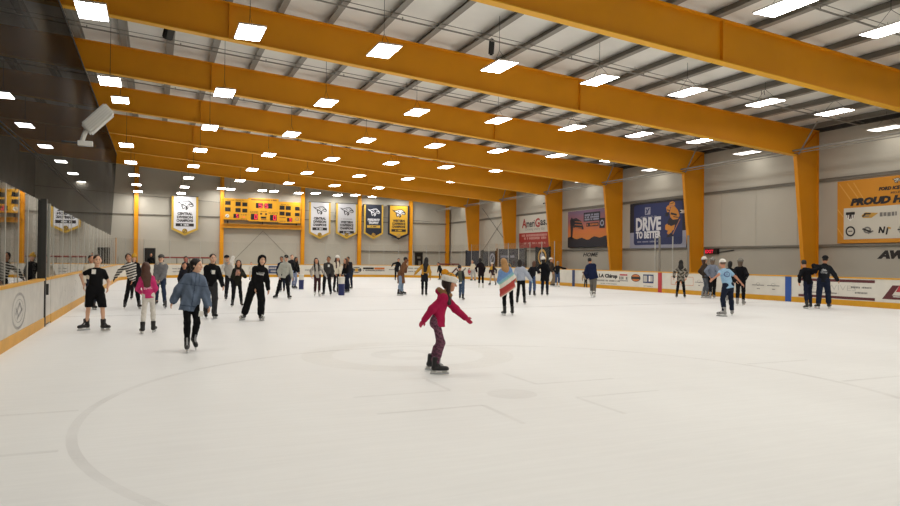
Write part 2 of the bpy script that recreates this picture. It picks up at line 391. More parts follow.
# rigid frames: a welded I-beam and its tapered column
def frame(Y):
    bm = BM(); xa, xb = LX, 29.0; t = .012; fw = .15
    def quad_prism(p, y0, y1):
        A = [bm.verts.new((x, y0, z)) for x, z in p]; B = [bm.verts.new((x, y1, z)) for x, z in p]
        bm.faces.new(A); bm.faces.new(B[::-1]); n = len(p)
        for i in range(n): bm.faces.new((A[i], A[(i+1) % n], B[(i+1) % n], B[i]))
    quad_prism([(xa, zlo(xa)), (xb, zlo(xb)), (xb, zup(xb)), (xa, zup(xa))], Y-t, Y+t)
    nf = len(bm.faces); quad_prism([(xa, zlo(xa)-.03), (27.55, zlo(27.55)-.03), (27.55, zlo(27.55)), (xa, zlo(xa))], Y-fw, Y+fw)
    bm.faces.ensure_lookup_table()
    for q in range(nf, len(bm.faces)): bm.faces[q].material_index = 1  # bottom flange takes the paler colour with painted-in ice bounce
    quad_prism([(xa, zup(xa)-.03), (xb, zup(xb)-.03), (xb, zup(xb)), (xa, zup(xa))], Y-fw, Y+fw)
    for sx in (2.1, 15.5):
        box(bm, sx-.02, sx+.02, Y-.13, Y+.13, zlo(sx)-.03, zup(sx)-.02)
    struct('roof_beam', bm, [M('steel_orange'), M('steel_orange_ice_lit')])
    bm = BM()
    zk = zlo(27.55); cf = .10
    quad_prism([(28.26, -.06), (29.0, -.06), (29.0, zup(29.0)-.03), (28.94, zup(29)-.03), (27.55, zk)], Y-t-.002, Y+t+.002)
    quad_prism([(28.23, -.06), (28.26, -.06), (27.58, zk-.03), (27.55, zk-.03)], Y-cf, Y+cf)
    quad_prism([(29.0, -.06), (29.03, -.06), (29.03, zup(29.0)), (29.0, zup(29.0))], Y-cf, Y+cf)
    quad_prism([(27.57, zk-.02), (27.6, zk-.05), (28.99, zup(29)-.07), (28.96, zup(29)-.04)], Y-.12, Y+.12)
    struct('steel_column', bm, M('steel_orange_deep'))
    bm = BM(); tube(bm, (27.55, Y-.2, zk+.02), (27.45, Y-1.25, zup(27.4)), .035, 8)
    struct('beam_brace', bm, M('pipe_grey'))
for Y in FR_Y: frame(Y)
# pipes and girts on the right wall
bm = BM(); tube(bm, (27.4, -5, 5.27+CAMZ), (27.4, WY-.3, 5.27+CAMZ), .045, 10); tube(bm, (27.5, -5, 5.16+CAMZ), (27.5, WY-.3, 5.16+CAMZ), .022, 8)
for Y in FR_Y: tube(bm, (27.43, Y+1.2, 5.27+CAMZ), (27.43, Y+1.2, zup(27.4)), .02, 6)
struct('trim_sprinkler_main', bm, M('pipe_grey'))
bm = BM(); box(bm, WX-.10, WX, -7.3, WY, 3.88+CAMZ, 4.0+CAMZ); box(bm, WX-.14, WX-.1, -7.3, WY, 3.99+CAMZ, 4.02+CAMZ)
box(bm, WX-.16, WX, -7.3, WY, .80+CAMZ, .90+CAMZ); struct('trim_wall_girt', bm, M('girt'))
bm = BM(); box(bm, WX-.2, WX, -7.3, WY, zup(WX)-.02, zup(WX)+.24); struct('trim_eave', bm, M('dark_line'))
bm = BM(); box(bm, WX-.03, WX, -7.3, WY, -.05, .79+CAMZ); struct('trim_wall_lower_right', bm, M('wall_panel_low'))
bm = BM()
for Y in [11.9+7.45*k for k in range(8)]:
    for d in (0, 2.4, 4.9): box(bm, WX-.012, WX, Y+d, Y+d+.015, .9+CAMZ, 3.9+CAMZ)
struct('trim_panel_seam', bm, M('wall_panel_low'))
# far wall posts, girts and rods
for u, v in ((136, 230), (222, 215), (303, 215), (359.5, 240), (411, 240), (456, 240)):
    x = min(28.8, on_y(u, v, WY-.3)[0]); bm = BM(); w = .17
    box(bm, x-w, x+w, WY-.04, WY-.02, -.06, zup(x)+.1); box(bm, x-w, x+w, WY-.34, WY-.32, -.06, zup(x)+.1); box(bm, x-.012, x+.012, WY-.32, WY-.04, -.06, zup(x)+.1)
    struct('far_wall_column', bm, M('steel_orange'))
bm = BM()
box(bm, LX, WX-.2, WY-.10, WY, 5.38, 5.46); box(bm, 19.0, WX-.2, WY-.12, WY, 2.35, 2.46)
struct('trim_far_girt', bm, M('girt'))
bm = BM()
for y0 in (WY-.16,):
    a, b = on_y(226, 262, y0), on_y(300, 262, y0); top = on_y(263, 226, y0)
    tube(bm, (a[0], y0, .6), (top[0], y0, 4.2), .02, 6); tube(bm, (b[0], y0, .6), (top[0], y0, 4.2), .02, 6)
    tube(bm, (LX, WY-.25, 7.6), (27, WY-.25, 5.6), .02, 6)
struct('trim_bracing_rod', bm, M('girt'))
bm = BM()
tube(bm, (WX-.1, 53.4, 2.4), (WX-.1, 59.6, 6.6), .02, 6); tube(bm, (WX-.1, 53.4, 6.6), (WX-.1, 59.6, 2.4), .02, 6)
struct('trim_cross_bracing', bm, M('dark_line'))

# sheer dark partition above the left boards with its slanting far end
bm = BM()
pts = [(-7.2, 2.72), (48.6, 2.72), (49.0, 3.2), (51, 5.2), (53, 7.2), (54.4, 7.30+CAMZ), (-7.2, 7.30+CAMZ)]
A = [bm.verts.new((-2.62, y, z)) for y, z in pts]; bm.faces.new(A)
dn = obj('dark_net', bm, M('dark_net')); dn.name = 'divider_net'
tag(dn, 'tall dark sheer divider net hanging from the roof down to the left glass', 'net')
bm = BM(); tube(bm, (-2.62, -7.2, 7.30+CAMZ), (-2.62, 54.4, 7.30+CAMZ), .03, 8); obj('top_cable', bm, M('dark_line'), dn)
for yy in FR_Y[:-1]:
    bm = BM(); tube(bm, (-2.62, yy, 7.30+CAMZ), (-2.62, yy, zlo(-2.62)-.028), .012, 6); obj('net_hanger', bm, M('dark_line'), dn)
# the dim space beyond it
bm = BM(); tube(bm, (-4.0, -5, 3.6+CAMZ), (-4.0, 60, 3.6+CAMZ), .03, 8); struct('trim_pipe_beyond_net', bm, M('pipe_grey'))
bm = BM(); tube(bm, (-4.6, -5, 4.3+CAMZ), (-4.6, 60, 4.3+CAMZ), .025, 8); struct('trim_conduit_beyond_net', bm, M('pipe_grey'))

# ------------------------------------------------------------------ ceiling lights
def make_light(drop, dim=False):
    root = empty('ceiling_light')
    bm = BM(); box(bm, -.36, .36, -.66, .66, .03, .075); box(bm, -.30, .30, -.6, .6, .075, .10); box(bm, -.06, .06, -.2, .2, .10, .16)
    bmesh.ops.bevel(bm, geom=bm.edges[:], offset=.008, segments=1, affect='EDGES')
    obj('housing', bm, M('fixture_white'), root)
    bm = BM(); bm.faces.new([bm.verts.new(q) for q in ((-.335, -.635, .028), (-.335, .635, .028), (.335, .635, .028), (.335, -.635, .028))]); dif = obj('diffuser', bm, MATS['lit_diffuser_dim' if dim else 'lit_diffuser'], root)
    bm = BM()
    for y in (-.5, .5): tube(bm, (0, y, .10), (0, 0, .55), .006, 5)
    tube(bm, (0, 0, .55), (0, 0, drop), .008, 5)
    obj('hanging_cable', bm, M('dark_line'), root)
    return root
PROTO = {}
def place_light(x, y, z, label, group, dim=False):
    drop = round((zup(x)+.12-z)*2)/2
    drop = max(.75, zup(x)+.1-z)
    key = (round(drop, 1), dim)
    if key not in PROTO:
        r = make_light(drop, dim); PROTO[key] = r
    else:
        p = PROTO[key]; r = p.copy(); C.objects.link(r)
        for ch in list(p.children):
            c = ch.copy(); C.objects.link(c); c.parent = r
    r.location = (x, y, z); tag(r, label, 'ceiling light', group)
ORD = ['first', 'second', 'third', 'fourth', 'fifth', 'sixth', 'seventh', 'eighth', 'ninth', 'tenth']
LZ = 6.112+CAMZ
lx = lambda k: -1.529+3.828*k
ly = lambda r: 11.817+7.45*r
for r in range(0, 8):
    for k in range(0, 9):
        if r == 0 and k not in (3, 4, 5, 6): continue
        x, y, z = lx(k), ly(r), LZ
        if k == 8:
            x, z = 28.45, 5.73+CAMZ
        if r == 3 and k == 0: z = 7.03+CAMZ
        rn = 'row nearest the camera' if r == 0 else ['', 'first', 'second', 'third', 'fourth', 'fifth', 'sixth', 'seventh'][r]+' full row'
        n = ORD[k] if r else ORD[k-3]
        if k == 8: lab = f'low hung high bay light beside the right wall, end of the {rn}'
        else: lab = f'hanging high bay light, {n} from the left in the {rn}'
        place_light(x, y, z, lab, 'high bay lights under the roof', k == 8)
for i, (u, v) in enumerate([(138, 192.3), (181, 194), (221, 189.3), (261.8, 191.3), (297.8, 193.8), (336.7, 195.8), (371.8, 197.3), (404, 199)]):
    p = on_y(u, v, 66.6)
    place_light(p[0], 66.2, p[2], f'small lit high bay light close to the far wall, {ORD[i]} from the left', 'high bay lights by the far wall')
for i, (u, v) in enumerate([(3, 96), (25, 126), (45.5, 147), (61, 162), (73, 174), (82, 182.5)]):
    d = ray(u, v); p = ORG+d*(-6.0/d[0])
    place_light(-6.0, p[1], p[2], f'high bay light glowing through the dark divider net, {ORD[i]} from the camera', 'lights beyond the dark net')

# ------------------------------------------------------------------ boards
def path_frame(pts):
    """cumulative length along a polyline"""
    s = [0]
    for a, b in zip(pts, pts[1:]): s.append(s[-1]+math.dist(a, b))
    return s
def at_s(pts, S, s):
    for i in range(len(S)-1):
        if s <= S[i+1] or i == len(S)-2:
            t = (s-S[i])/(S[i+1]-S[i]); a, b = pts[i], pts[i+1]
            return (a[0]+(b[0]-a[0])*t, a[1]+(b[1]-a[1])*t)
def sweep(bm, pts, prof):
    """prof: (outward offset, z) closed; pts run so that outward is to the LEFT of travel"""
    n = len(pts); rings = []
    for i, (x, y) in enumerate(pts):
        a = pts[max(0, i-1)]; b = pts[min(n-1, i+1)]
        tx, ty = b[0]-a[0], b[1]-a[1]; L = math.hypot(tx, ty); nx, ny = -ty/L, tx/L
        rings.append([bm.verts.new((x+nx*o, y+ny*o, z)) for o, z in prof])
    m = len(prof)
    for i in range(n-1):
        for k in range(m): bm.faces.new((rings[i][k], rings[i][(k+1) % m], rings[i+1][(k+1) % m], rings[i+1][k]))
    bm.faces.new(rings[0][::-1]); bm.faces.new(rings[-1])
def arc(cx, cy, r, a0, a1, n=16): return [(cx+r*math.cos(math.radians(a0+(a1-a0)*i/n)), cy+r*math.sin(math.radians(a0+(a1-a0)*i/n))) for i in range(n+1)]
BH = 1.08
def boards(name, pts, label, scuffed=False):
    root = empty(name, (pts[0][0], pts[0][1], 0)); tag(root, label, 'rink boards')
    o = Vector(root.location)
    def fin(n, bm, m):
        bmesh.ops.translate(bm, verts=bm.verts, vec=-o); return obj(n, bm, m, root)
    bm = BM(); sweep(bm, pts, [(0, .0), (.10, .0), (.10, BH-.05), (0, BH-.05)]); fin('panel', bm, M('board_scuff' if scuffed else 'board_white'))
    bm = BM(); sweep(bm, pts, [(-.02, BH-.05), (.14, BH-.05), (.14, BH), (-.02, BH)]); fin('cap_rail', bm, M('rail_yellow'))
    bm = BM(); sweep(bm, pts, [(-.015, .0), (.0, .0), (.0, .21), (-.015, .21)]); fin('kickplate', bm, M('kick_yellow'))
    return root, fin
def glazing(pts, fin, S0, S1, step, gm='far_glass', zt=2.86, every=1, skip=()):
    S = path_frame(pts); s = S0; k = 0
    while s < S1-.05:
        e = min(S1, s+step); a, b = at_s(pts, S, s), at_s(pts, S, e)
        d = Vector((b[0]-a[0], b[1]-a[1], 0)); L = d.length; d.normalize(); nn = Vector((-d.y, d.x, 0))
        if k not in skip:
            bm = BM(); c = Vector(((a[0]+b[0])/2, (a[1]+b[1])/2, (BH+zt)/2))+nn*.07
            obox(bm, c, d, nn, (0, 0, 1), L/2-.012, .006, (zt-BH)/2); fin('glass_pane', bm, M(gm))
        s = e; k += 1
def posts(pts, fin, ss, r=.022, zt=2.88, m='post_metal'):
    S = path_frame(pts)
    for s in ss:
        a = at_s(pts, S, s); b = at_s(pts, S, s+.05); d = Vector((b[0]-a[0], b[1]-a[1], 0)).normalized(); nn = Vector((-d.y, d.x, 0))
        bm = BM(); c = Vector((a[0], a[1], (BH+zt)/2))+nn*.07; obox(bm, c, d, nn, (0, 0, 1), r, .014, (zt-BH)/2); fin('glass_post', bm, M(m))

# left boards: travel towards the far end -> outward is left
LPTS = [(XL, y) for y in (5.8, 17.55)]
LP2 = [(XL, 18.62), (XL, 49.78)]
r, finL = boards('left_boards', LPTS, 'scuffed white near left rink boards with a round faded emblem and tall glass', True)
r['label'] = 'scuffed white near left boards with a faded round emblem, this side of the gate post'
glazing(LPTS, finL, .2, 11.75, 1.2, 'clear_glass', 2.80)
posts(LPTS, finL, [13.53-5.8, 14.75-5.8, 15.76-5.8], .018, 2.80)
fr = Frame((XL+.004, 14.5, .58), (0, 1, 0), (0, 0, 1), (1, 0, 0))
bm = BM(); kx = 2.1; fr.r = fr.r*kx; fr.ring(bm, 0, 0, .285, .335, 0); fr.ring(bm, 0, 0, .20, .215, 0); fr.stroke(bm, (-.16, -.05), (.05, .15), .07, .001); fr.stroke(bm, (-.1, -.14), (.16, .02), .06, .001); fr.stroke(bm, (.02, .14), (.14, .0), .05, .001); fr.stroke(bm, (-.15, .08), (-.02, -.1), .05, .001)
bmesh.ops.translate(bm, verts=bm.verts, vec=-Vector((XL, 5.8, 0))); e = obj('emblem', bm, M('ad_ghost'), r); e['label'] = 'faded grey round emblem on the left boards'
# gate between
root = empty('rink_gate', (XL, 18.06, 0)); tag(root, 'narrow gate with thick dark post breaking the left boards', 'gate')
bm = BM(); box(bm, -.10, .02, -.46, -.34, 0, 2.86); obj('gate_post', bm, M('post_dark'), root)
bm = BM(); box(bm, -.10, 0, -.27, .5, .06, BH-.05); obj('gate_panel', bm, M('board_scuff'), root)
bm = BM(); box(bm, -.12, .02, -.27, .5, BH-.05, BH); obj('gate_rail', bm, M('rail_yellow'), root)
bm = BM(); box(bm, 0, .015, -.27, .5, .05, .21); obj('gate_kickplate', bm, M('kick_yellow'), root)
bm = BM(); box(bm, -.06, -.048, -.26, .5, BH+.01, 2.8); obj('glass_pane', bm, M('clear_glass'), root)
bm = BM(); box(bm, -.09, -.02, .50, .545, 0, 2.82); obj('hinge_post', bm, M('post_metal'), root)
bm = BM(); box(bm, -.02, .05, -.24, -.16, .7, .95); obj('latch', bm, M('post_dark'), root)
r, finL = boards('left_boards', LP2, 'long scuffed white left boards under glass running on past the gate to the far corner', True)
S2 = path_frame(LP2)
glazing(LP2, finL, .0, S2[-1], 2.0, 'clear_glass', 2.80)
posts(LP2, finL, [.9, 2.78, 4.8, 6.93]+[8.93+2*k for k in range(11)], .022, 2.82)
bm = BM()
fr = Frame((0, 1.6, 0), (0, 1, 0), (0, 0, 1), (1, 0, 0))
for i in range(24):
    y = random.uniform(0, 12); fr.stroke(bm, (y, random.uniform(.3, .9)), (y+random.uniform(.02, .5), random.uniform(.3, .9)), random.uniform(.008, .02), .004)
obj('scuff', bm, M('ad_smudge'), r)['kind'] = 'stuff'

# far boards (with both far corners): travel left -> right, outward is left (towards +Y)
FPTS = [(XL, YF-RC+.03)]+arc(XL+RC, YF-RC, RC, 180, 90)[1:]+arc(XR-RC, YF-RC, RC, 90, 0)[:-1]+[(XR, YF-RC+.03)]
rF, finF = boards('far_boards', FPTS, 'white far end rink boards with yellow rail curving around both far corners')
SF = path_frame(FPTS)
glazing(FPTS, finF, .1, SF[-1], 1.28)
posts(FPTS, finF, [.1+1.28*k for k in range(int(SF[-1]/1.28)+1) if k % 2 == 0 or k > 16], .02)
def far_hit(u):
    d = ray(u, 270); 
    for a_, b_ in zip(FPTS, FPTS[1:]):
        ex_, ey_ = b_[0]-a_[0], b_[1]-a_[1]; den = d[0]*ey_-d[1]*ex_
        if abs(den) < 1e-9: continue
        t = (a_[0]*ey_-a_[1]*ex_)/den; k = (t*d[1]-a_[1])/ey_ if abs(ey_) > abs(ex_) else (t*d[0]-a_[0])/ex_
        if t > 0 and -1e-6 <= k <= 1+1e-6 and t*d[1] > 40: return Vector((t*d[0], t*d[1], 0)), Vector((ex_, ey_, 0)).normalized(), t
def far_ad(u0, u1, v0, v1, draw):
    A_, B_ = far_hit(u0), far_hit(u1); P_, T_, t_ = far_hit((u0+u1)/2); T_ = (B_[0]-A_[0]).normalized()
    zt, zb = (ORG+ray((u0+u1)/2, v0)*t_)[2], (ORG+ray((u0+u1)/2, v1)*t_)[2]; n_ = Vector((T_.y, -T_.x, 0))
    o_ = (A_[0]+B_[0])/2*.5+P_*.5+n_*.03
    fr = Frame((o_.x, o_.y, (zt+zb)/2), T_, (0, 0, 1), n_); bm = BM(); draw(fr, bm, (B_[0]-A_[0]).length/2, (zt-zb)/2)
    bmesh.ops.translate(bm, verts=bm.verts, vec=-Vector(rF.location))
    return bm
def ad_oval(f, b, w, h):
    f.disc(b, 0, 0, w, 0, 0, 24, h); f.disc(b, 0, 0, w*.86, .003, 1, 24, h*.78); f.rect(b, -w*.95, w*.95, -h*.3, h*.3, .006, 0); f.disc(b, 0, 0, h*.62, .009, 2, 18, h*.62)
obj('advert', far_ad(351.5, 361.5, 267, 272.8, ad_oval), [M('ad_black'), M('ad_pale'), M('ad_gold')], rF)['label'] = 'dark oval emblem advert on the far boards'
def ad_lines(f, b, w, h):
    f.rect(b, -w, 0, .1*h, h, 0, 0); f.rect(b, .06*w, w, .1*h, h, 0, 1); fake_line(f, b, -w, w, -.5*h, h*.7, 0, 2, 3)
obj('advert', far_ad(363, 384.5, 267.5, 271.5, ad_lines), [M('ad_black'), M('ad_orange'), M('ad_grey')], rF)
def ad_thin(f, b, w, h):
    fake_line(f, b, -w, w, 0, h*1.1, 0, 0, 5)
for q in ((305, 312, 269, 271), (408, 419, 267.3, 269.3), (408.5, 418, 270.5, 272.3), (172, 180, 267.8, 269.6), (172.5, 179, 270.8, 272.4), (389, 395, 268.6, 270.6)): obj('advert', far_ad(*q, ad_thin), M('ad_grey'), rF)
def ad_block(f, b, w, h):
    f.rect(b, -w, w, -h, h, 0, 0); fake_line(f, b, -w*.85, w*.85, .4*h, h*.5, .004, 1, 2); fake_line(f, b, -w*.85, w*.85, -.4*h, h*.5, .004, 1, 4)
obj('advert', far_ad(268.5, 278, 266, 273.5, ad_block), [M('ad_navy'), M('ad_pale')], rF)['label'] = 'dark block advert behind the hooded skaters'
def ad_bolt(f, b, w, h):
    f.stroke(b, (-w, -h), (-.2*w, h), h*.5, 0, 0); f.stroke(b, (-.2*w, h*.6), (.3*w, -h), h*.5, 0, 0); f.stroke(b, (.3*w, -h*.7), (w, h), h*.5, 0, 1)
obj('advert', far_ad(451, 466, 268, 274.5, ad_bolt), [M('ad_maroon'), M('ad_grey')], rF)
obj('advert', far_ad(468, 471.5, 268, 275, ad_oval), [M('ad_maroon'), M('ad_pale'), M('ad_red')], rF)

# right boards: travel towards the camera -> outward is left (towards +X)
RPTS = [(XR, YF-RC-.08), (XR, 5.8)]
rR, finR = boards('right_boards', RPTS, 'long white right rink boards with adverts, blue and red line markers and yellow kickplate')
SR = path_frame(RPTS); sy = lambda y: (YF-RC)-y
glazing(RPTS, finR, .0, sy(37.0), 1.6)
posts(RPTS, finR, [.05+1.6*k for k in range(8)], .025)
glazing(RPTS, finR, sy(on_x(654, 255, XR)[1]), sy(on_x(687, 255, XR)[1]), 1.4); yo = lambda u: sy(on_x(u, 255, XR+.07)[1])
posts(RPTS, finR, [yo(654), yo(671.6)], .03); posts(RPTS, finR, [yo(658.5), yo(687)], .07, 2.9, 'girt')
rootR = Vector(rR.location)
def RF(u, z=None, v=None):
    p = on_x(u, v if v else 275, XR-.006); return Frame((XR-.006, p[1], z if z is not None else p[2]), (0, -1, 0), (0, 0, 1), (-1, 0, 0))
def Rspan(u0, u1): return abs(on_x(u0, 280, XR)[1]-on_x(u1, 280, XR)[1])
def rad(name, bm, mats, label=None):
    bmesh.ops.translate(bm, verts=bm.verts, vec=-rootR); o = obj(name, bm, mats, rR)
    if label: o['label'] = label
    return o
for Y, m, lb in ((20.35, 'ad_blue', 'blue line marker on the near right boards'), (28.15, 'ad_red', 'red centre line marker on the right boards'), (36.1, 'ad_navy', 'far blue line marker on the right boards')):
    fr = Frame((XR-.016, Y, 0), (0, -1, 0), (0, 0, 1), (-1, 0, 0)); bm = BM(); fr.rect(bm, -.15, .15, 0, BH-.05, 0); rad('line_marker', bm, M(m), lb)
# chiropractor style advert (black first line, grey second)
fr = RF(607, .74); w = Rspan(596, 617)/2
fr0 = Frame(fr.o-rootR, fr.r, fr.u, fr.n)
bm = BM(); fake_line(fr0, bm, -w*1.2, w*1.2, -.27, .10, 0, 0, 6); fake_line(fr0, bm, -w*.6, w*.9, -.44, .05, 0, 0, 9); obj('advert', bm, M('ad_grey'), rR)
text(fr0, 'LA Chirop', .1, -.02, .27, 0, M('ad_black'), rR, w*1.75, .018, name='advert_lettering')
def emblem(u0, u1, z, h, draw, mats, label=None):
    fr = RF((u0+u1)/2, z); w = Rspan(u0, u1)/2; bm = BM(); draw(fr, bm, w, h/2); return rad('advert', bm, mats, label)
def ad_red_head(f, b, w, h):
    f.rect(b, -w*.85, w*.85, h*.55, h*.95, 0, 0); fake_line(f, b, -w, w, -.1*h, h*.9, 0, 1, 21); fake_line(f, b, -w, w, -.8*h, h*.3, 0, 1, 22)
emblem(619, 628, .68, .42, ad_red_head, [M('ad_red'), M('ad_grey')])
def ad_oval2(f, b, w, h):
    f.disc(b, 0, 0, w, 0, 0, 24, h); f.disc(b, 0, 0, w*.9, .003, 1, 24, h*.82); f.rect(b, -w*.95, w*.95, -.35*h, .3*h, .006, 2)
emblem(631, 640.5, .7, .42, ad_oval2, [M('ad_maroon'), M('ad_orange'), M('ad_black')], 'brown oval badge advert on the right boards')
def ad_bluebox(f, b, w, h):
    f.rect(b, -w, w, -h, h, 0, 0); f.rect(b, -.9*w, -.2*w, -.7*h, .7*h, .004, 1); f.rect(b, .1*w, .45*w, -.6*h, .7*h, .004, 2); f.rect(b, .5*w, .85*w, -.6*h, .7*h, .004, 1); fake_line(f, b, -.9*w, .9*w, -1.7*h, .15*h, 0, 0, 2)
emblem(643, 653.5, .68, .46, ad_bluebox, [M('ad_navy'), M('ad_pale'), M('ad_white')], 'blue boxed advert on the right boards')
def ad_outline(f, b, w, h):
    for a, c in (((-w, h), (w, h)), ((w, h), (w, -.6*h)), ((w, -.6*h), (-w, -.6*h)), ((-w, -.6*h), (-w, h))): f.stroke(b, a, c, .02, 0, 0)
    f.stroke(b, (-.6*w, -.4*h), (-.3*w, .7*h), .06, 0, 0); f.stroke(b, (-.3*w, .7*h), (0, -.4*h), .06, 0, 0); f.stroke(b, (0, -.4*h), (.4*w, .7*h), .06, 0, 0)
emblem(671, 693, .6, .5, ad_outline, M('ad_orange'))
def ad_script(f, b, w, h):
    f.stroke(b, (-w, 0), (w, .0), .03, 0, 0); f.ring(b, 0, .15*h, .35*h, .4*h, 0, 0, 20, .7); fake_line(f, b, -.3*w, .3*w, -.6*h, .2*h, 0, 0, 4)
for u0, u1 in ((752, 764), (767, 779.5), (695, 703)): emblem(u0, u1, .62, .5, ad_script, M('ad_grey'))
# wide advert with two maroon bars
z1, z0 = .95, .31
fr = RF(836, .6, 285); y0 = on_x(798.5, 295, XR)[1]; y1 = on_x(875, 290, XR)[1]
fr = Frame((XR-.006, (y0+y1)/2, .6), (0, -1, 0), (0, 0, 1), (-1, 0, 0)); w = (y0-y1)/2
bm = BM(); fr.rect(bm, -w, w, .28, .385, 0); fr.rect(bm, -w, w, -.36, -.26, 0); rad('advert', bm, M('ad_maroon'), 'maroon double bar advert behind the couple in dark clothes')
fr0 = Frame(fr.o-rootR, fr.r, fr.u, fr.n)
text(fr0, 'WELLWIVES', -.28, .06, .3, 0, M('ad_pale'), rR, 2.3, -.004, name='advert_lettering')
bm = BM(); fake_line(fr0, bm, w*.42, w*.92, .1, .07, 0, 0, 5); fake_line(fr0, bm, w*.52, w*.82, -.1, .07, 0, 0, 6); fake_line(fr0, bm, -.6*w, .1*w, -.16, .06, 0, 0, 7); obj('advert', bm, M('ad_grey'), rR)
# red winged letter near the frame edge
yy = on_x(896, 295, XR)[1]; fr = Frame((XR-.006, yy, .55), (0, -1, 0), (0, 0, 1), (-1, 0, 0)); bm = BM()
fr.poly(bm, [(-.5, -.22), (-.12, .28), (.12, .28), (-.14, -.08), (.75, -.08), (.75, -.22)], 0, 0); fr.poly(bm, [(.0, .05), (.12, .28), (.75, .28), (.75, .05)], 0, 1); fr.stroke(bm, (-.1, -.12), (.75, -.12), .03, .004, 2)
rad('advert', bm, [M('ad_maroon'), M('ad_red'), M('ad_white')], 'red winged letter advert on the near right boards')

# ------------------------------------------------------------------ behind the far right boards: padded screens
def pad(u0, u1, zt, Y0, Y1, m, label, extra=None):
    X = 25.4
    ya, yb = on_x(u0, 258, X)[1], on_x(u1, 258, X)[1]
    root = empty('padded_screen', (X, (ya+yb)/2, -.06)); tag(root, label, 'screen'); h = (ya-yb)/2
    bm = BM(); box(bm, -.05, .05, -h, h, 0, zt); obj('screen_panel', bm, M(m), root)
    bm = BM()
    for y in (-h, h): box(bm, -.08, .08, y-.05, y+.05, 0, zt+.05)
    obj('screen_frame', bm, M('pad_black'), root)
    return root, Frame((-.06, 0, 0), (0, -1, 0), (0, 0, 1), (-1, 0, 0)), h
root, fr, h = pad(466.5, 482.5, 2.45, 0, 0, 'pad_navy', 'narrow dark padded screen at the far right corner beside the white emblem')
root, fr, h = pad(483.5, 496, 2.35, 0, 0, 'pad_navy', 'dark padded screen with a round white emblem, behind the far right glass')
bm = BM(); fr.ring(bm, .6, 1.75, .3, .48, 0); fr.stroke(bm, (.4, 1.55), (.75, 2.0), .12, .003); obj('emblem', bm, M('po_pale'), root)
root, fr, h = pad(497.5, 525.5, 2.55, 0, 0, 'pad_navy', 'widest dark padded screen with pale lettering, behind the two women skating away')
bm = BM(); fake_line(fr, bm, -h*.7, h*.3, 1.95, .2, 0, 0, 12); obj('lettering', bm, M('po_pale'), root)
bm = BM(); fr.ring(bm, -.2*h, 1.15, .5, .62, 0, 0, 24, .5); obj('emblem', bm, M('ad_gold'), root)
root, fr, h = pad(536.5, 549.5, 2.6, 0, 0, 'pad_black', 'near black padded screen with a round gold ringed emblem at the bench end')
bm = BM(); fr.ring(bm, 0, 1.9, .42, .58, 0, 0); fr.disc(bm, 0, 1.9, .3, .0, 1); obj('emblem', bm, [M('ad_gold'), M('po_pale')], root)

# ------------------------------------------------------------------ doorways and low rails by the far wall
def far_door(u0, u1, vt, label, cat='door'):
    a, b = on_y(u0, 255, WY-.05), on_y(u1, 255, WY-.05); zt = on_y(u0, vt, WY)[2]
    root = empty('dark_doorway', ((a[0]+b[0])/2, WY-.02, -.06)); tag(root, label, cat); w = (b[0]-a[0])/2; H = zt+.06
    bm = BM(); box(bm, -w, w, -.03, .0, 0, H); obj('opening', bm, M('sign_black'), root)
    bm = BM(); box(bm, -w-.08, -w, -.06, 0, 0, H+.08); box(bm, w, w+.08, -.06, 0, 0, H+.08); box(bm, -w, w, -.06, 0, H, H+.08); obj('door_frame', bm, M('dark_line'), root)
    return root, w, H
root, w, H = far_door(144.5, 154.5, 248.8, 'open black doorway in the far wall behind the man in the grey coat')
root, w, H = far_door(415.5, 422, 252, 'dark door with pale window in the far wall behind the woman in mustard')
bm = BM(); box(bm, -w*.5, w*.5, -.04, -.03, H*.72, H*.8); box(bm, -w*.1, w*.6, -.04, -.03, H*.4, H*.62); obj('door_window', bm, M('girt'), root)
def low_rail(u0, u1, z, label, mname):
    a, b = on_y(u0, 258, 64.5), on_y(u1, 258, 64.5)
    root = empty('seating_rail', ((a[0]+b[0])/2, 64.5, -.06)); tag(root, label, 'rail'); w = (b[0]-a[0])/2
    bm = BM(); tube(bm, (-w, 0, z), (w, 0, z), .07, 8); obj('rail', bm, M(mname), root)
    bm = BM(); box(bm, -w, w, .5, .9, z*.55, z*.62); obj('bench_seat', bm, M('girt'), root)
    for k in range(5):
        xx = -w+.05+(2*w-.1)*k/4; bm = BM(); tube(bm, (xx, 0, 0), (xx, 0, z), .04, 6); tube(bm, (xx, .7, 0), (xx, .7, z*.56), .04, 6); obj('rail_post', bm, M('girt'), root)
mat('rail_red', '#8E4038', .5)
low_rail(163, 216, 1.62, 'long reddish spectator rail seen through the far left glass', 'rail_red')
low_rail(437, 459, 1.2, 'short red spectator rail in the far right corner', 'rail_red')

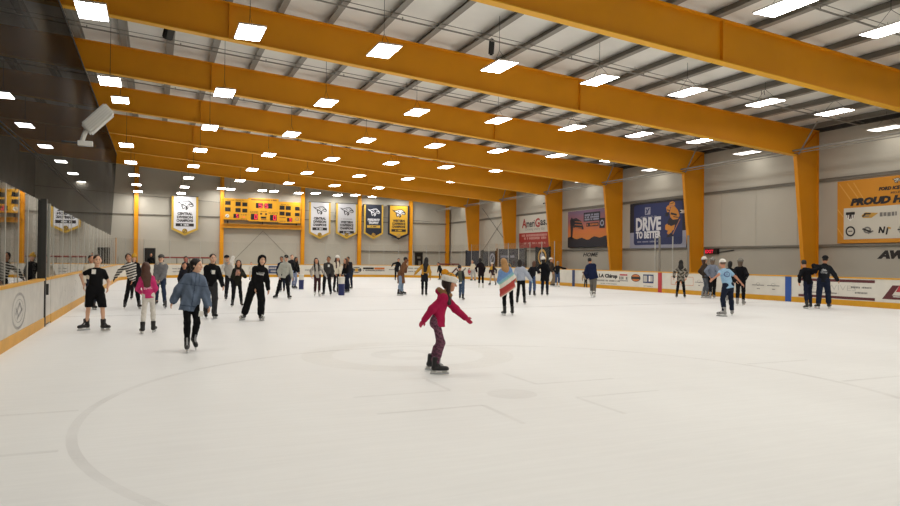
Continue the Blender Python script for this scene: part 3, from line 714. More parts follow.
# ------------------------------------------------------------------ championship banners
def cat_logo(f, b, cx, cy, s, mi_line, mi_fill, d=.012):
    P = lambda pts: [(cx+x*s, cy+y*s) for x, y in pts]
    f.poly(b, P([(-1, .42), (-.55, .28), (-.1, .45), (.45, .5), (.9, .12), (1.0, -.15), (.72, -.3), (.45, -.15), (.3, -.55), (.1, -.7), (.02, -.42), (-.25, -.62), (-.4, -.3), (-.45, .02), (-.75, .18)]), d, mi_line)
    f.poly(b, P([(-.6, .2), (-.1, .34), (.4, .38), (.72, .1), (.4, .05), (.15, -.2), (-.1, .0), (-.35, .06)]), d+.004, mi_fill)
    f.poly(b, P([(.28, -.12), (.5, -.02), (.8, -.02), (.88, -.12), (.7, -.2), (.45, -.08), (.28, -.45)]), d+.004, mi_fill)
    f.poly(b, P([(-.3, -.1), (-.05, -.16), (.08, -.32), (.1, -.55), (-.02, -.32), (-.22, -.5)]), d+.004, mi_fill)
    f.stroke(b, (cx-.15*s, cy+.22*s), (cx+.12*s, cy+.08*s), .08*s, d+.008, mi_line)
    f.stroke(b, (cx+.35*s, cy+.2*s), (cx+.55*s, cy+.08*s), .06*s, d+.008, mi_line)
def banner(u0, u1, vt, vs, vb, label, border, ground, ink, fill, lines, barc, barink, seal, top_border=False, logo_s=1.0):
    Y = WY-.45
    a, b = on_y(u0, (vt+vs)/2, Y), on_y(u1, (vt+vs)/2, Y); uc = (u0+u1)/2
    zt, zs, zb = on_y(uc, vt, Y)[2], on_y(uc, vs, Y)[2], on_y(uc, vb, Y)[2]
    root = empty('championship_banner', ((a[0]+b[0])/2, Y, zt)); tag(root, label, 'banner', 'championship banners on the far wall')
    w = (b[0]-a[0])/2; f = Frame((0, 0, 0), (1, 0, 0), (0, 0, 1), (0, -1, 0)); S = zs-zt; B = zb-zt; e = w*.17
    bm = BM(); f.slab(bm, [(-w, 0), (-w, S), (0, B), (w, S), (w, 0)], 0, .015); obj('border', bm, M(border), root)
    bm = BM(); f.poly(bm, [(-w+e, -(.0 if not top_border else e)), (-w+e, S+e*.6), (0, B+e*1.35), (w-e, S+e*.6), (w-e, -(.0 if not top_border else e))], .022, 0); obj('field', bm, M(ground), root)
    bm = BM(); cat_logo(f, bm, 0, S*.24, w*.66*logo_s, 0, 1, .03); obj('cat_emblem', bm, [M(ink), M(fill)], root)
    y = S*.52
    for t in lines:
        if t.startswith('~'):
            bm = BM(); fake_line(f, bm, -w*.5, w*.5, y, abs(S)*.03, .03, 0, len(t)); obj('small_line', bm, M('ad_grey'), root)
        else: text(f, t, 0, y, abs(S)*.105, .03, M(ink), root, w*1.25*min(1, .55+.05*len(t)), abs(S)*.006)
        y += S*.105
    y += S*.025
    bm = BM(); f.rect(bm, -w*.68, w*.68, y-abs(S)*.045, y+abs(S)*.045, .03, 0); fake_line(f, bm, -w*.3, w*.3, y, abs(S)*.05, .036, 1, 3); obj('year_bar', bm, [M(barc), M(barink)], root)
    zc = S+(B-S)*.25
    bm = BM(); f.disc(bm, 0, zc, w*.2, .03, 0); f.ring(bm, 0, zc, w*.13, w*.17, .036, 1); f.stroke(bm, (-w*.08, zc-w*.08), (w*.08, zc+w*.08), w*.06, .036, 1); obj('seal', bm, [M(seal[0]), M(seal[1])], root)
    bm = BM(); tube(bm, (-w*1.02, 0, .03), (w*1.02, 0, .03), .03, 8); box(bm, -w, w, 0, .45, .01, .05); obj('hanging_rod', bm, M('dark_line'), root)
banner(171.5, 198.2, 196.6, 229.5, 235.6, 'white banner with gold border left of the scoreboard, reading Central Division Champions', 'bn_gold', 'bn_white', 'ad_black', 'bn_white', ['CENTRAL', 'DIVISION', 'CHAMPIONS'], 'ad_black', 'bn_white', ('bn_gold', 'ad_black'))
banner(309, 330.5, 202.5, 233.2, 239, 'white banner with gold border just right of the scoreboard', 'bn_gold', 'bn_white', 'ad_black', 'bn_white', ['CENTRAL', 'DIVISION', 'CHAMPIONS'], 'ad_black', 'bn_white', ('bn_gold', 'ad_black'))
banner(336, 357.3, 203.8, 233.2, 239, 'silver grey banner with gold border, reading Western Conference Champions', 'bn_gold', 'bn_silver', 'ad_black', 'bn_silver', ['~~~', 'WESTERN', 'CONFERENCE', 'CHAMPIONS'], 'ad_black', 'bn_silver', ('bn_gold', 'ad_black'))
banner(364, 383.2, 205, 233.6, 239.2, 'navy black banner with gold point, reading Presidents Trophy', 'bn_gold', 'bn_navy', 'bn_white', 'bn_navy', ['PRESIDENTS\u2019', 'TROPHY'], 'bn_gold', 'ad_black', ('bn_gold', 'ad_maroon'))
banner(388, 409.2, 206, 234.5, 239.6, 'gold yellow banner with navy border, rightmost of the far wall', 'bn_navy', 'bn_yellow', 'ad_black', 'bn_white', ['WESTERN', 'CONFERENCE', 'CHAMPIONS'], 'ad_black', 'bn_yellow', ('bn_yellow', 'ad_grey'))

# ------------------------------------------------------------------ scoreboard on its yellow girder
Y = WY-.6
q = on_y(263, 210, Y)
root = empty('scoreboard', (q[0], Y, q[2])); tag(root, 'wide yellow three panel scoreboard with red lit digits on the far wall', 'scoreboard')
sb = Vector(root.location)
KX = (on_y(301.4, 212, Y)[0]-on_y(224.5, 212, Y)[0])/(862-48)
KZ = (on_y(263, 198, Y)[2]-on_y(263, 221.4, Y)[2])/(280-32)
CXp, CZp = 455, 156
f = Frame((0, 0, 0), (1, 0, 0), (0, 0, 1), (0, -1, 0))
def R4(bm, x0, x1, y0, y1, d, mi=0, skew=0.0):
    f.rect(bm, (x0-CXp)*KX, (x1-CXp)*KX, (CZp-y1)*KZ, (CZp-y0)*KZ, d, mi)
def panel(x0, x1, y0, y1):
    bm = BM(); box(bm, (x0-CXp)*KX, (x1-CXp)*KX, -.0, .25, (CZp-y1)*KZ, (CZp-y0)*KZ); bmesh.ops.bevel(bm, geom=bm.edges[:], offset=.02, segments=1, affect='EDGES')
    return obj('panel', bm, M('sign_yellow'), root)
def seg7(bm, ch, x0, x1, y0, y1, d, mi=0):
    on = {'0': 'abcdef', '1': 'bc', '5': 'afgcd', '6': 'afgedc', '3': 'abgcd'}[ch]; m = (y0+y1)/2; t = (x1-x0)*.24
    S = dict(a=(x0, x1, y0, y0+t), d=(x0, x1, y1-t, y1), g=(x0, x1, m-t/2, m+t/2), f=(x0, x0+t, y0, m), b=(x1-t, x1, y0, m), e=(x0, x0+t, m, y1), c=(x1-t, x1, m, y1))
    for k in on: R4(bm, *S[k], d, mi)
def black(parent, rects):
    for r in rects:
        bm = BM(); R4(bm, *r, .012); obj('display', bm, M('sign_black'), parent)
pl = panel(48, 300, 46, 268); pc = panel(300, 622, 32, 280); pr = panel(622, 862, 60, 288)
black(pl, [(62, 118, 76, 116), (168, 222, 80, 124), (238, 290, 84, 124), (62, 118, 142, 184), (168, 222, 146, 188), (238, 290, 150, 190), (148, 206, 206, 250)])
black(pc, [(380, 452, 84, 138), (470, 552, 84, 138), (328, 402, 200, 262), (530, 604, 204, 266), (425, 446, 188, 206), (477, 498, 190, 207), (433, 490, 226, 246)])
black(pr, [(632, 686, 102, 146), (698, 754, 104, 146), (800, 850, 108, 148), (632, 686, 166, 206), (698, 754, 170, 210), (800, 850, 174, 210), (714, 770, 230, 272)])
for ch, *q in (('5', 176, 198, 210, 246), ('5', 415, 446, 88, 134), ('5', 478, 508, 88, 134), ('0', 366, 396, 206, 256), ('0', 566, 596, 210, 260), ('3', 738, 762, 234, 268), ('1', 398, 410, 88, 134)):
    bm = BM(); seg7(bm, ch, *q, .02); obj('lit_digit', bm, M('sign_digit'), root)
bm = BM(); R4(bm, 456, 464, 100, 108, .02); R4(bm, 456, 464, 116, 124, .02); obj('colon', bm, M('sign_digit'), root)
bm = BM(); R4(bm, 246, 266, 236, 242, .02); obj('lit_dash', bm, M('sign_digit'), root)
ft = Frame(f.o, f.r, f.u, f.n)
for s, x, y, h in (('HOME', 362, 182, 22), ('GUESTS', 565, 186, 22), ('PERIOD', 462, 172, 14), ('PENALTY', 690, 90, 16), ('PLAYER  PENALTY', 170, 66, 16)):
    text(ft, s, (x-CXp)*KX, (CZp-y)*KZ, h*KZ*1.3, .014, M('sign_black'), root, name='lettering')
for (x0, x1, y, h, sd) in ((330, 600, 50, 14, 1), (224, 286, 214, 10, 2), (224, 286, 258, 8, 3), (634, 700, 228, 10, 4), (634, 690, 268, 8, 5), (440, 490, 258, 9, 6)):
    rr = random.Random(sd); x = x0; bm = BM()
    while x < x1: R4(bm, x, x+7, y-h/2, y+h/2, .014); x += 11 if rr.random() < .85 else 20
    obj('small_lettering', bm, M('ad_maroon'), root)
bm = BM(); f.disc(bm, (85-CXp)*KX, (CZp-230)*KZ, 20*KX, .014, 0); f.stroke(bm, ((72-CXp)*KX, (CZp-240)*KZ), ((96-CXp)*KX, (CZp-220)*KZ), 8*KX, .018, 1); f.ring(bm, (825-CXp)*KX, (CZp-242)*KZ, 14*KX, 20*KX, .014, 1); obj('corner_emblem', bm, [M('ad_white'), M('ad_grey')], root)
bm = BM(); z = on_y(263, 226.5, Y)[2]
for xx in (-3.2, 0, 3.2): box(bm, xx-.06, xx+.06, .05, .2, z+.205-sb.z, -1.1)
obj('support_leg', bm, M('sign_black'), root); bm = BM()
xa, xb = on_y(222, 220, Y)[0], on_y(303, 220, Y)[0]
box(bm, xa, xb, WY-.55, WY-.02, z-.2, z-.16); box(bm, xa, xb, WY-.55, WY-.02, z+.16, z+.2); box(bm, xa, xb, WY-.3, WY-.27, z-.2, z+.2)
struct('scoreboard_girder_beam', bm, M('rail_yellow'))

# ------------------------------------------------------------------ posters on the right wall
def poster(u0, u1, z0, z1, name, label, base, X=WX-.2):
    ya, yb = on_x(u0, 230, X)[1], on_x(u1, 230, X)[1]; zc = (z0+z1)/2+CAMZ
    root = empty(name, (X, (ya+yb)/2, zc)); tag(root, label, 'poster'); w, h = (ya-yb)/2, (z1-z0)/2
    f = Frame((0, 0, 0), (0, -1, 0), (0, 0, 1), (-1, 0, 0))
    bm = BM(); f.slab(bm, [(-w, -h), (w, -h), (w, h), (-w, h)], -.19, 0); obj('backing', bm, M(base), root)
    return root, f, w, h
# propane firm poster
root, f, w, h = poster(519.2, 549.6, 1.08, 3.84, 'wall_poster', 'cream and red AmeriGas poster on the right wall', 'am_cream')
bm = BM(); f.rect(bm, -w, w, -h, -.08*h, .006); obj('red_field', bm, M('am_red'), root)
text(f, 'meri', -.22*w, .48*h, .85, .012, M('po_dark'), root, w*.55, .02); text(f, 'A', -.64*w, .52*h, 1.05, .012, M('am_red'), root, w*.32, .03)
text(f, 'G', .24*w, .50*h, 1.0, .012, M('am_red'), root, w*.3, .03); text(f, 'as.', .63*w, .48*h, .85, .012, M('po_dark'), root, w*.42, .02)
text(f, 'Driving every day', .08*w, .12*h, .36, .012, M('ad_grey'), root, w*1.25, -.004)
for i, (y, x0, x1, hh) in enumerate(((-.24, -.8, .85, .17), (-.42, -.7, .8, .17), (-.72, -.65, .75, .13))): bm = BM(); fake_line(f, bm, x0*w, x1*w, y*h, hh*h*.9, .012, 0, i+30); obj('small_lettering', bm, M('am_rose'), root)
# sunset poster
root, f, w, h = poster(568, 607.6, 1.02, 3.76, 'wall_poster', 'orange sunset poster with dark hills and black signboards on the right wall', 'po_dark')
bm = BM(); f.slab(bm, [(-w, -h), (w, -h), (w, h), (-w, h)], .004, .01); obj('sky_print', bm, M('sunset'), root)
bm = BM(); hills = [(-w, -h)]+[(-w+2*w*i/16, -h*(.5-.06*math.sin(i*1.3)-.05*math.sin(i*.5+1))) for i in range(17)]+[(w, -h)]
f.poly(bm, hills, .016, 0); obj('hill_silhouette', bm, M('po_dark'), root)
bm = BM()
f.poly(bm, [(-.88*w, .5*h), (-.8*w, .68*h), (-.7*w, .55*h), (-.72*w, -.1*h), (-.76*w, -.55*h), (-.84*w, -.55*h), (-.84*w, -.1*h)], .016)
f.poly(bm, [(-.75*w, .58*h), (-.55*w, .62*h), (-.28*w, .42*h), (-.16*w, .05*h), (-.17*w, -.05*h), (-.45*w, .05*h), (-.7*w, .1*h)], .016)
f.rect(bm, -.16*w, .66*w, .38*h, .86*h, .016); f.rect(bm, .62*w, .88*w, -.02*h, .5*h, .016); f.rect(bm, -.02*w, .58*w, .1*h, .3*h, .016)
obj('signboard_silhouette', bm, M('po_dark'), root)
SL = [M('po_pale'), M('ad_orange')]
for i, y in enumerate((.72, .6, .48)): bm = BM(); fake_line(f, bm, -.1*w, .6*w, y*h, .1*h, .022, 0, i); obj('sign_lettering', bm, SL, root)
bm = BM(); f.ring(bm, .75*w, .24*h, .05*w, .09*w, .022, 0); obj('sign_ring', bm, SL, root)
for i in range(3): bm = BM(); f.stroke(bm, (-.62*w, (.42-.16*i)*h), (-.24*w, (.36-.16*i)*h), .035*h, .022, 1); obj('sign_stripe', bm, SL, root)
bm = BM(); fake_line(f, bm, .02*w, .54*w, .2*h, .12*h, .022, 1, 45); obj('sign_lettering', bm, SL, root)
# hockey poster
root, f, w, h = poster(630, 686.3, .88, 3.82, 'wall_poster', 'navy Drive To Better poster with a hockey player on the right wall', 'po_dark')
bm = BM(); f.rect(bm, -w, w, -h, -.3*h, .004, 0); f.rect(bm, -w, w, -.3*h, -.12*h, .004, 1); obj('rink_print', bm, [M('po_pale'), M('po_dark')], root)
bm = BM()
def rrect(x0, x1, y0, y1, r, n=5):
    p = []
    for cx, cy, a0 in ((x1-r, y1-r, 0), (x0+r, y1-r, 90), (x0+r, y0+r, 180), (x1-r, y0+r, 270)):
        for i in range(n+1): a = math.radians(a0+90*i/n); p.append((cx+r*math.cos(a), cy+r*math.sin(a)))
    return p
f.poly(bm, rrect(-.84*w, .88*w, -.86*h, .92*h, .18), .010); obj('navy_field', bm, M('po_navy'), root)
text(f, 'DRIVE', -.30*w, .05*h, 1.12, .016, M('po_white'), root, w*.92, .05); text(f, 'TO BETTER', -.30*w, -.42*h, .58, .016, M('po_white'), root, w*.92, .035)
text(f, 'LEARN TO PLAY', -.30*w, .36*h, .17, .016, M('po_pale'), root, w*.6)
bm = BM(); f.rect(bm, -.42*w, -.22*w, .46*h, .78*h, .016, 0); f.stroke(bm, (-.38*w, .5*h), (-.26*w, .74*h), .1, .02, 1); f.stroke(bm, (-.38*w, .72*h), (-.32*w, .52*h), .08, .02, 1); fake_line(f, bm, -.7*w, .05*w, -.72*h, .1, .016, 0, 7); obj('shield_emblem', bm, [M('po_pale'), M('po_navy')], root)
T_ = lambda x, y: ((.31+(x-.30)*.92)*w, (y*.80+.19)*h)
bm = BM(); Q = lambda l: [T_(x, y) for x, y in l]
f.poly(bm, Q([(.44, .74), (.47, .88), (.56, .93), (.65, .86), (.66, .72), (.58, .62), (.48, .64)]), .022, 0)      # helmet
f.poly(bm, Q([(.48, .74), (.58, .76), (.6, .66), (.53, .60), (.48, .64)]), .026, 2)                              # face
f.poly(bm, Q([(.50, .60), (.64, .66), (.76, .44), (.82, .16), (.76, -.02), (.58, -.04), (.48, .12), (.46, .36)]), .017, 0)  # jersey
f.poly(bm, Q([(.33, .62), (.40, .74), (.46, .70), (.48, .54), (.44, .40), (.38, .34), (.35, .46)]), .018, 0)      # front arm
f.poly(bm, Q([(.31, .34), (.40, .38), (.44, .26), (.38, .14), (.30, .20)]), .021, 1)                              # glove
f.poly(bm, Q([(.46, .1), (.60, -.06), (.80, -.02), (.72, -.28), (.56, -.42), (.40, -.30), (.38, -.14)]), .018, 1) # pants
f.poly(bm, Q([(.36, -.28), (.46, -.30), (.58, -.46), (.54, -.68), (.42, -.80), (.36, -.72), (.42, -.55)]), .019, 0)
f.poly(bm, Q([(.30, -.30), (.38, -.22), (.44, -.40), (.40, -.60), (.30, -.52)]), .02, 0); f.poly(bm, Q([(.52, -.36), (.66, -.30), (.62, -.56), (.50, -.66), (.44, -.58)]), .0195, 0)
f.poly(bm, Q([(.36, -.84), (.56, -.76), (.60, -.88), (.36, -.94)]), .02, 1)
f.stroke(bm, T_(.84, -.02), T_(.58, -.8), .06, .024, 2); f.stroke(bm, T_(.5, .3), T_(.72, .20), .12, .022, 1); f.stroke(bm, T_(.36, .5), T_(.46, .46), .06, .024, 1); f.stroke(bm, T_(.6, .12), T_(.78, .06), .05, .022, 1); f.stroke(bm, T_(.48, .80), T_(.62, .84), .04, .026, 1)
obj('player_print', bm, [M('po_orange'), M('po_dark'), M('po_tan')], root)
# proud home banner
X = WX-.2; yl = on_x(837.3, 215, X)[1]; z0, z1 = .93+CAMZ, 3.79+CAMZ; W = 5.7
root = empty('sponsor_banner', (X, yl-W/2, (z0+z1)/2)); tag(root, 'orange Proud Home banner with rows of team emblems on the right wall', 'banner'); f = Frame((0, 0, 0), (0, -1, 0), (0, 0, 1), (-1, 0, 0)); w, h = W/2, (z1-z0)/2
bm = BM(); f.slab(bm, [(-w, -h), (w, -h), (w, h), (-w, h)], -.19, 0); obj('backing', bm, M('ph_orange'), root)
bm = BM(); f.rect(bm, -w+.33, w-.33, -h+.18, .12*h, .006); obj('cream_panel', bm, M('ph_cream'), root)
bm = BM()
for x0, x1 in ((.1, .75), (.5, 1.15), (.8, 1.35)): f.stroke(bm, (-w+x0, .92*h), (-w+x1, .3*h), .05, .006)
f.stroke(bm, (-w+.02, .1*h), (-w+.3, -.15*h), .05, .006); f.stroke(bm, (-w+.02, -.5*h), (-w+.3, -.8*h), .05, .006)
obj('pale_streak', bm, M('ph_light'), root)
text(f, 'PROUD HOME OF', .0, .30*h, .40, .012, M('ad_black'), root, 4.4, .03, .25)
text(f, 'FORD ICE CENTER', .0, .64*h, .19, .012, M('ad_black'), root, 1.75, .012, .2); text(f, 'BELLEVUE', .0, .50*h, .11, .012, M('ad_black'), root, .7, .002, .2)
bm = BM(); cat_logo(f, bm, -.1, .86*h, .2, 0, 1, .012); obj('cat_emblem', bm, [M('ad_black'), M('ph_cream')], root)
class Sub(Frame):
    def __init__(s, f, x, y, k): s.f, s.x, s.y, s.k = f, x, y, k
    def p(s, x, y, d=0.0): return s.f.p(s.x+x*s.k, s.y+y*s.k, d)
def emb(kind, x, y):
    bm = BM(); g = Sub(f, x, y, .62)
    if kind == 'shield':
        g.poly(bm, [(-.35, .3), (.35, .3), (.3, -.1), (0, -.38), (-.3, -.1)], .012, 1)
        for i in range(4): g.stroke(bm, (-.22+.15*i, -.2+.08*(i in (0, 3))), (-.22+.15*i, .12), .05, .018, 2)
        g.rect(bm, -.35, .35, .1, .3, .018, 0); g.stroke(bm, (-.06, -.2), (.08, .25), .1, .024, 0)
    elif kind == 'star':
        g.poly(bm, [(-.5, 0), (-.2, .22), (.75, .12), (.25, -.2), (-.4, -.18)], .012, 3); g.stroke(bm, (-.3, .12), (.2, .1), .1, .018, 0); g.stroke(bm, (-.35, -.06), (.1, -.06), .08, .018, 4); g.stroke(bm, (-.42, -.1), (-.2, .1), .1, .018, 0)
    elif kind == 'word': fake_line(g, bm, -.5, .7, 0, .3, .012, 4, 5)
    elif kind == 'round':
        g.ring(bm, 0, 0, .26, .38, .012, 0); g.disc(bm, 0, 0, .26, .012, 5); g.stroke(bm, (-.16, 0), (.16, 0), .1, .018, 4)
    elif kind == 'pals':
        g.ring(bm, 0, .05, .16, .3, .012, 4, 20, .8); g.stroke(bm, (-.35, .15), (.3, -.1), .12, .018, 0); g.stroke(bm, (.05, -.2), (.45, -.02), .1, .018, 4)
    elif kind == 'letters':
        for a_, b_, w_, c_ in (((-.42, -.2), (-.34, .25), .12, 0), ((-.34, .2), (-.12, -.2), .12, 0), ((-.12, -.2), (-.02, .25), .12, 0), ((.1, -.32), (.2, .18), .12, 0), ((.2, .18), (.42, .1), .12, 3)): g.stroke(bm, a_, b_, w_, .012, c_)
    else:
        g.ring(bm, 0, 0, .3, .34, .012, 4); g.stroke(bm, (-.4, 0), (.4, 0), .08, .018, 0)
    obj('team_emblem', bm, [M('ad_black'), M('ad_white'), M('ad_maroon'), M('ad_gold'), M('ad_grey'), M('ph_cream')], root)
for k, kd in enumerate(('shield', 'star', 'word', 'round', 'shield', 'word')): emb(kd, -w+.66+.84*k, -.14*h)
for k, kd in enumerate(('round', 'pals', 'letters', 'ring', 'pals', 'letters')): emb(kd, -w+.66+.80*k, -.62*h)
# painted words on the wall
X = WX-.035
for s, u, v, wd, hh, lab in (('HOME', 590.5, 254.6, 1.9, .27, 'black painted word Home on the right wall below the sunset poster'), ('AWAY', None, 0, 2.2, .30, 'black painted word Away on the right wall below the orange banner')):
    if u: p = on_x(u, v, X); y, z = p[1], p[2]
    else: y, z = on_x(877, 255, X)[1]-1.1, on_x(888, 254.6, X)[2]
    root = empty('wall_lettering', (X, y, z)); tag(root, lab, 'wall lettering'); f = Frame((0, 0, 0), (0, -1, 0), (0, 0, 1), (-1, 0, 0))
    text(f, s, 0, 0, hh*1.42, 0, M('ad_black'), root, wd, .012 if s == 'HOME' else .04, .25)
# exit sign
a = on_x(711.5, 251.5, WX-.1); root = empty('exit_sign', tuple(a)); tag(root, 'small dark exit sign with red letters on the right wall', 'sign'); f = Frame((-.08, 0, 0), (0, -1, 0), (0, 0, 1), (-1, 0, 0))
bm = BM(); box(bm, -.08, .1, -.52, .42, -.15, .15); obj('sign_box', bm, M('sign_black'), root); text(f, 'EXIT', -.08, 0, .26, .006, M('sign_digit'), root, .62, .01)
bm = BM(); tube(bm, (.03, -.52, -.05), (.03, -1.6, .06), .03, 6); obj('conduit', bm, M('dark_line'), root)
# cameras and loudspeakers
def sec_cam(p, label):
    root = empty('security_camera', p); tag(root, label, 'camera')
    bm = BM(); box(bm, -.12, .12, .08, .22, -.08, .1); obj('body', bm, M('white_plastic'), root)
    bm = BM(); tube(bm, (-.2, .15, 0), (-.12, .15, 0), .05, 10); obj('lens', bm, M('black_plastic'), root)
    bm = BM(); box(bm, .02, .08, -.22, .1, -.03, .03); obj('bracket', bm, M('white_plastic'), root)
z = on_x(686, 211.5, 28.0)[2]; sec_cam((27.9, 30.70, z), 'white security camera on the second column from the right, beside the hockey poster')
z = on_x(548, 203.5, 28.0)[2]; sec_cam((27.8, 45.63, z), 'tiny white security camera on the column at the right edge of the AmeriGas poster')
def speaker(p, tilt, yawr, label, dims=(.22, .2, .3)):
    root = empty('ceiling_speaker', p); tag(root, label, 'loudspeaker'); hx, hy, hz = dims
    bm = BM(); box(bm, -hx, hx, -hy, hy, -hz, hz); bmesh.ops.bevel(bm, geom=bm.edges[:], offset=.04, segments=2, affect='EDGES')
    c = obj('cabinet', bm, M('black_plastic'), root); c.rotation_euler = (tilt, 0, yawr)
    bm = BM(); box(bm, -hx*.8, hx*.8, -hy-.012, -hy-.002, -hz*.85, hz*.85); gg = obj('grille', bm, M('post_dark'), c)
    zt = zup(p[0])+.1-p[2]; bm = BM(); tube(bm, (-.08, 0, hz*.6), (-.08, 0, zt), .012, 6); tube(bm, (.08, 0, hz*.6), (.08, 0, zt), .012, 6); obj('hanger', bm, M('dark_line'), root)
p = on_y(168.5, 33.5, 25.2); speaker((p[0], 25.2, p[2]), .5, .5, 'black boxy loudspeaker under the roof, nearest the dark net', (.15, .13, .2))
p = on_y(491.5, 47, 21.3); speaker((p[0], 21.3, p[2]), .35, -.3, 'slim black loudspeaker hanging over the middle of the ice', (.09, .08, .28))
p = on_y(763, 83.5, 20.5); speaker((p[0], 20.5, p[2]), .2, 0, 'tiny dark device hanging under the roof near the right wall', (.06, .06, .14))
# white ribbed unit on the left
a = on_x(97, 118, -2.3); root = empty('wall_heater', (-2.3, 24.0, 0))
p0, p1 = on_y(86, 130, 23.4), on_y(110, 109, 23.0)
root.location = tuple((p0+p1)/2); o = Vector(root.location); tag(root, 'white ribbed box unit tilted out from the dark net on a bracket', 'wall unit')
A, B = Vector(p0)-o, Vector(p1)-o; d = (B-A).normalized(); side = Vector((0, -1, 0)); up = d.cross(side).normalized(); L = (B-A).length/2
bm = BM(); obox(bm, (A+B)/2, d, side, up, L, .26, .20); bmesh.ops.bevel(bm, geom=bm.edges[:], offset=.05, segments=2, affect='EDGES'); obj('housing', bm, M('fixture_white'), root)
bm = BM()
for k in range(5): obox(bm, (A+B)/2+side*.26+up*(-.13+.065*k), d, side, up, L*.92, .02, .012)
obj('rib', bm, M('white_plastic'), root)
bm = BM(); tube(bm, A, A+Vector((-.12, .1, -.35)), .07, 8); obox(bm, A+Vector((-.02, .1, -.4)), (1, 0, 0), (0, 1, 0), (0, 0, 1), .2, .12, .07); obj('bracket', bm, M('fixture_white'), root)
bm = BM(); tube(bm, A+Vector((-.1, .1, -.4)), Vector((-2.60-o.x, .1, A.z-.4)), .03, 8); obj('arm', bm, M('post_dark'), root)

# ------------------------------------------------------------------ skating aid buckets
def bucket_aid(u, v, hgt, rad_, split, label, cap=True):
    g = on_ground(u, v); root = empty('skating_aid', tuple(g)); tag(root, label, 'skating aid', 'skating aids on the ice')
    hb = hgt*split
    bm = BM(); lathe(bm, [(rad_*.9, 0), (rad_*.93, .02), (rad_*1.0, hb-.04), (rad_*1.04, hb-.035), (rad_*1.04, hb)], 24); obj('lower_bucket', bm, M('bucket_navy'), root, True)
    bm = BM(); lathe(bm, [(rad_*.97, hb), (rad_*.94, hb+.02), (rad_*1.0, hgt-.05), (rad_*1.05, hgt-.045), (rad_*1.05, hgt-.005), (rad_*.9, hgt)], 24); obj('upper_bucket', bm, M('bucket_white'), root, True)
    bm = BM()
    for i in range(10):
        a0, a1 = PI*i/10, PI*(i+1)/10; tube(bm, (rad_*1.05*math.cos(a0), -rad_*.2-rad_*.85*math.sin(a0)*.3, hgt-.06-math.sin(a0)*.12), (rad_*1.05*math.cos(a1), -rad_*.2-rad_*.85*math.sin(a1)*.3, hgt-.06-math.sin(a1)*.12), .006, 5)
    obj('wire_handle', bm, M('pipe_grey'), root)
bucket_aid(301.2, 289.3, .78, .13, .62, 'navy and white bucket skating aid beside the woman in blue jeans')
bucket_aid(341.3, 295.2, .80, .145, .62, 'navy and white bucket skating aid in front of the white hatted woman')
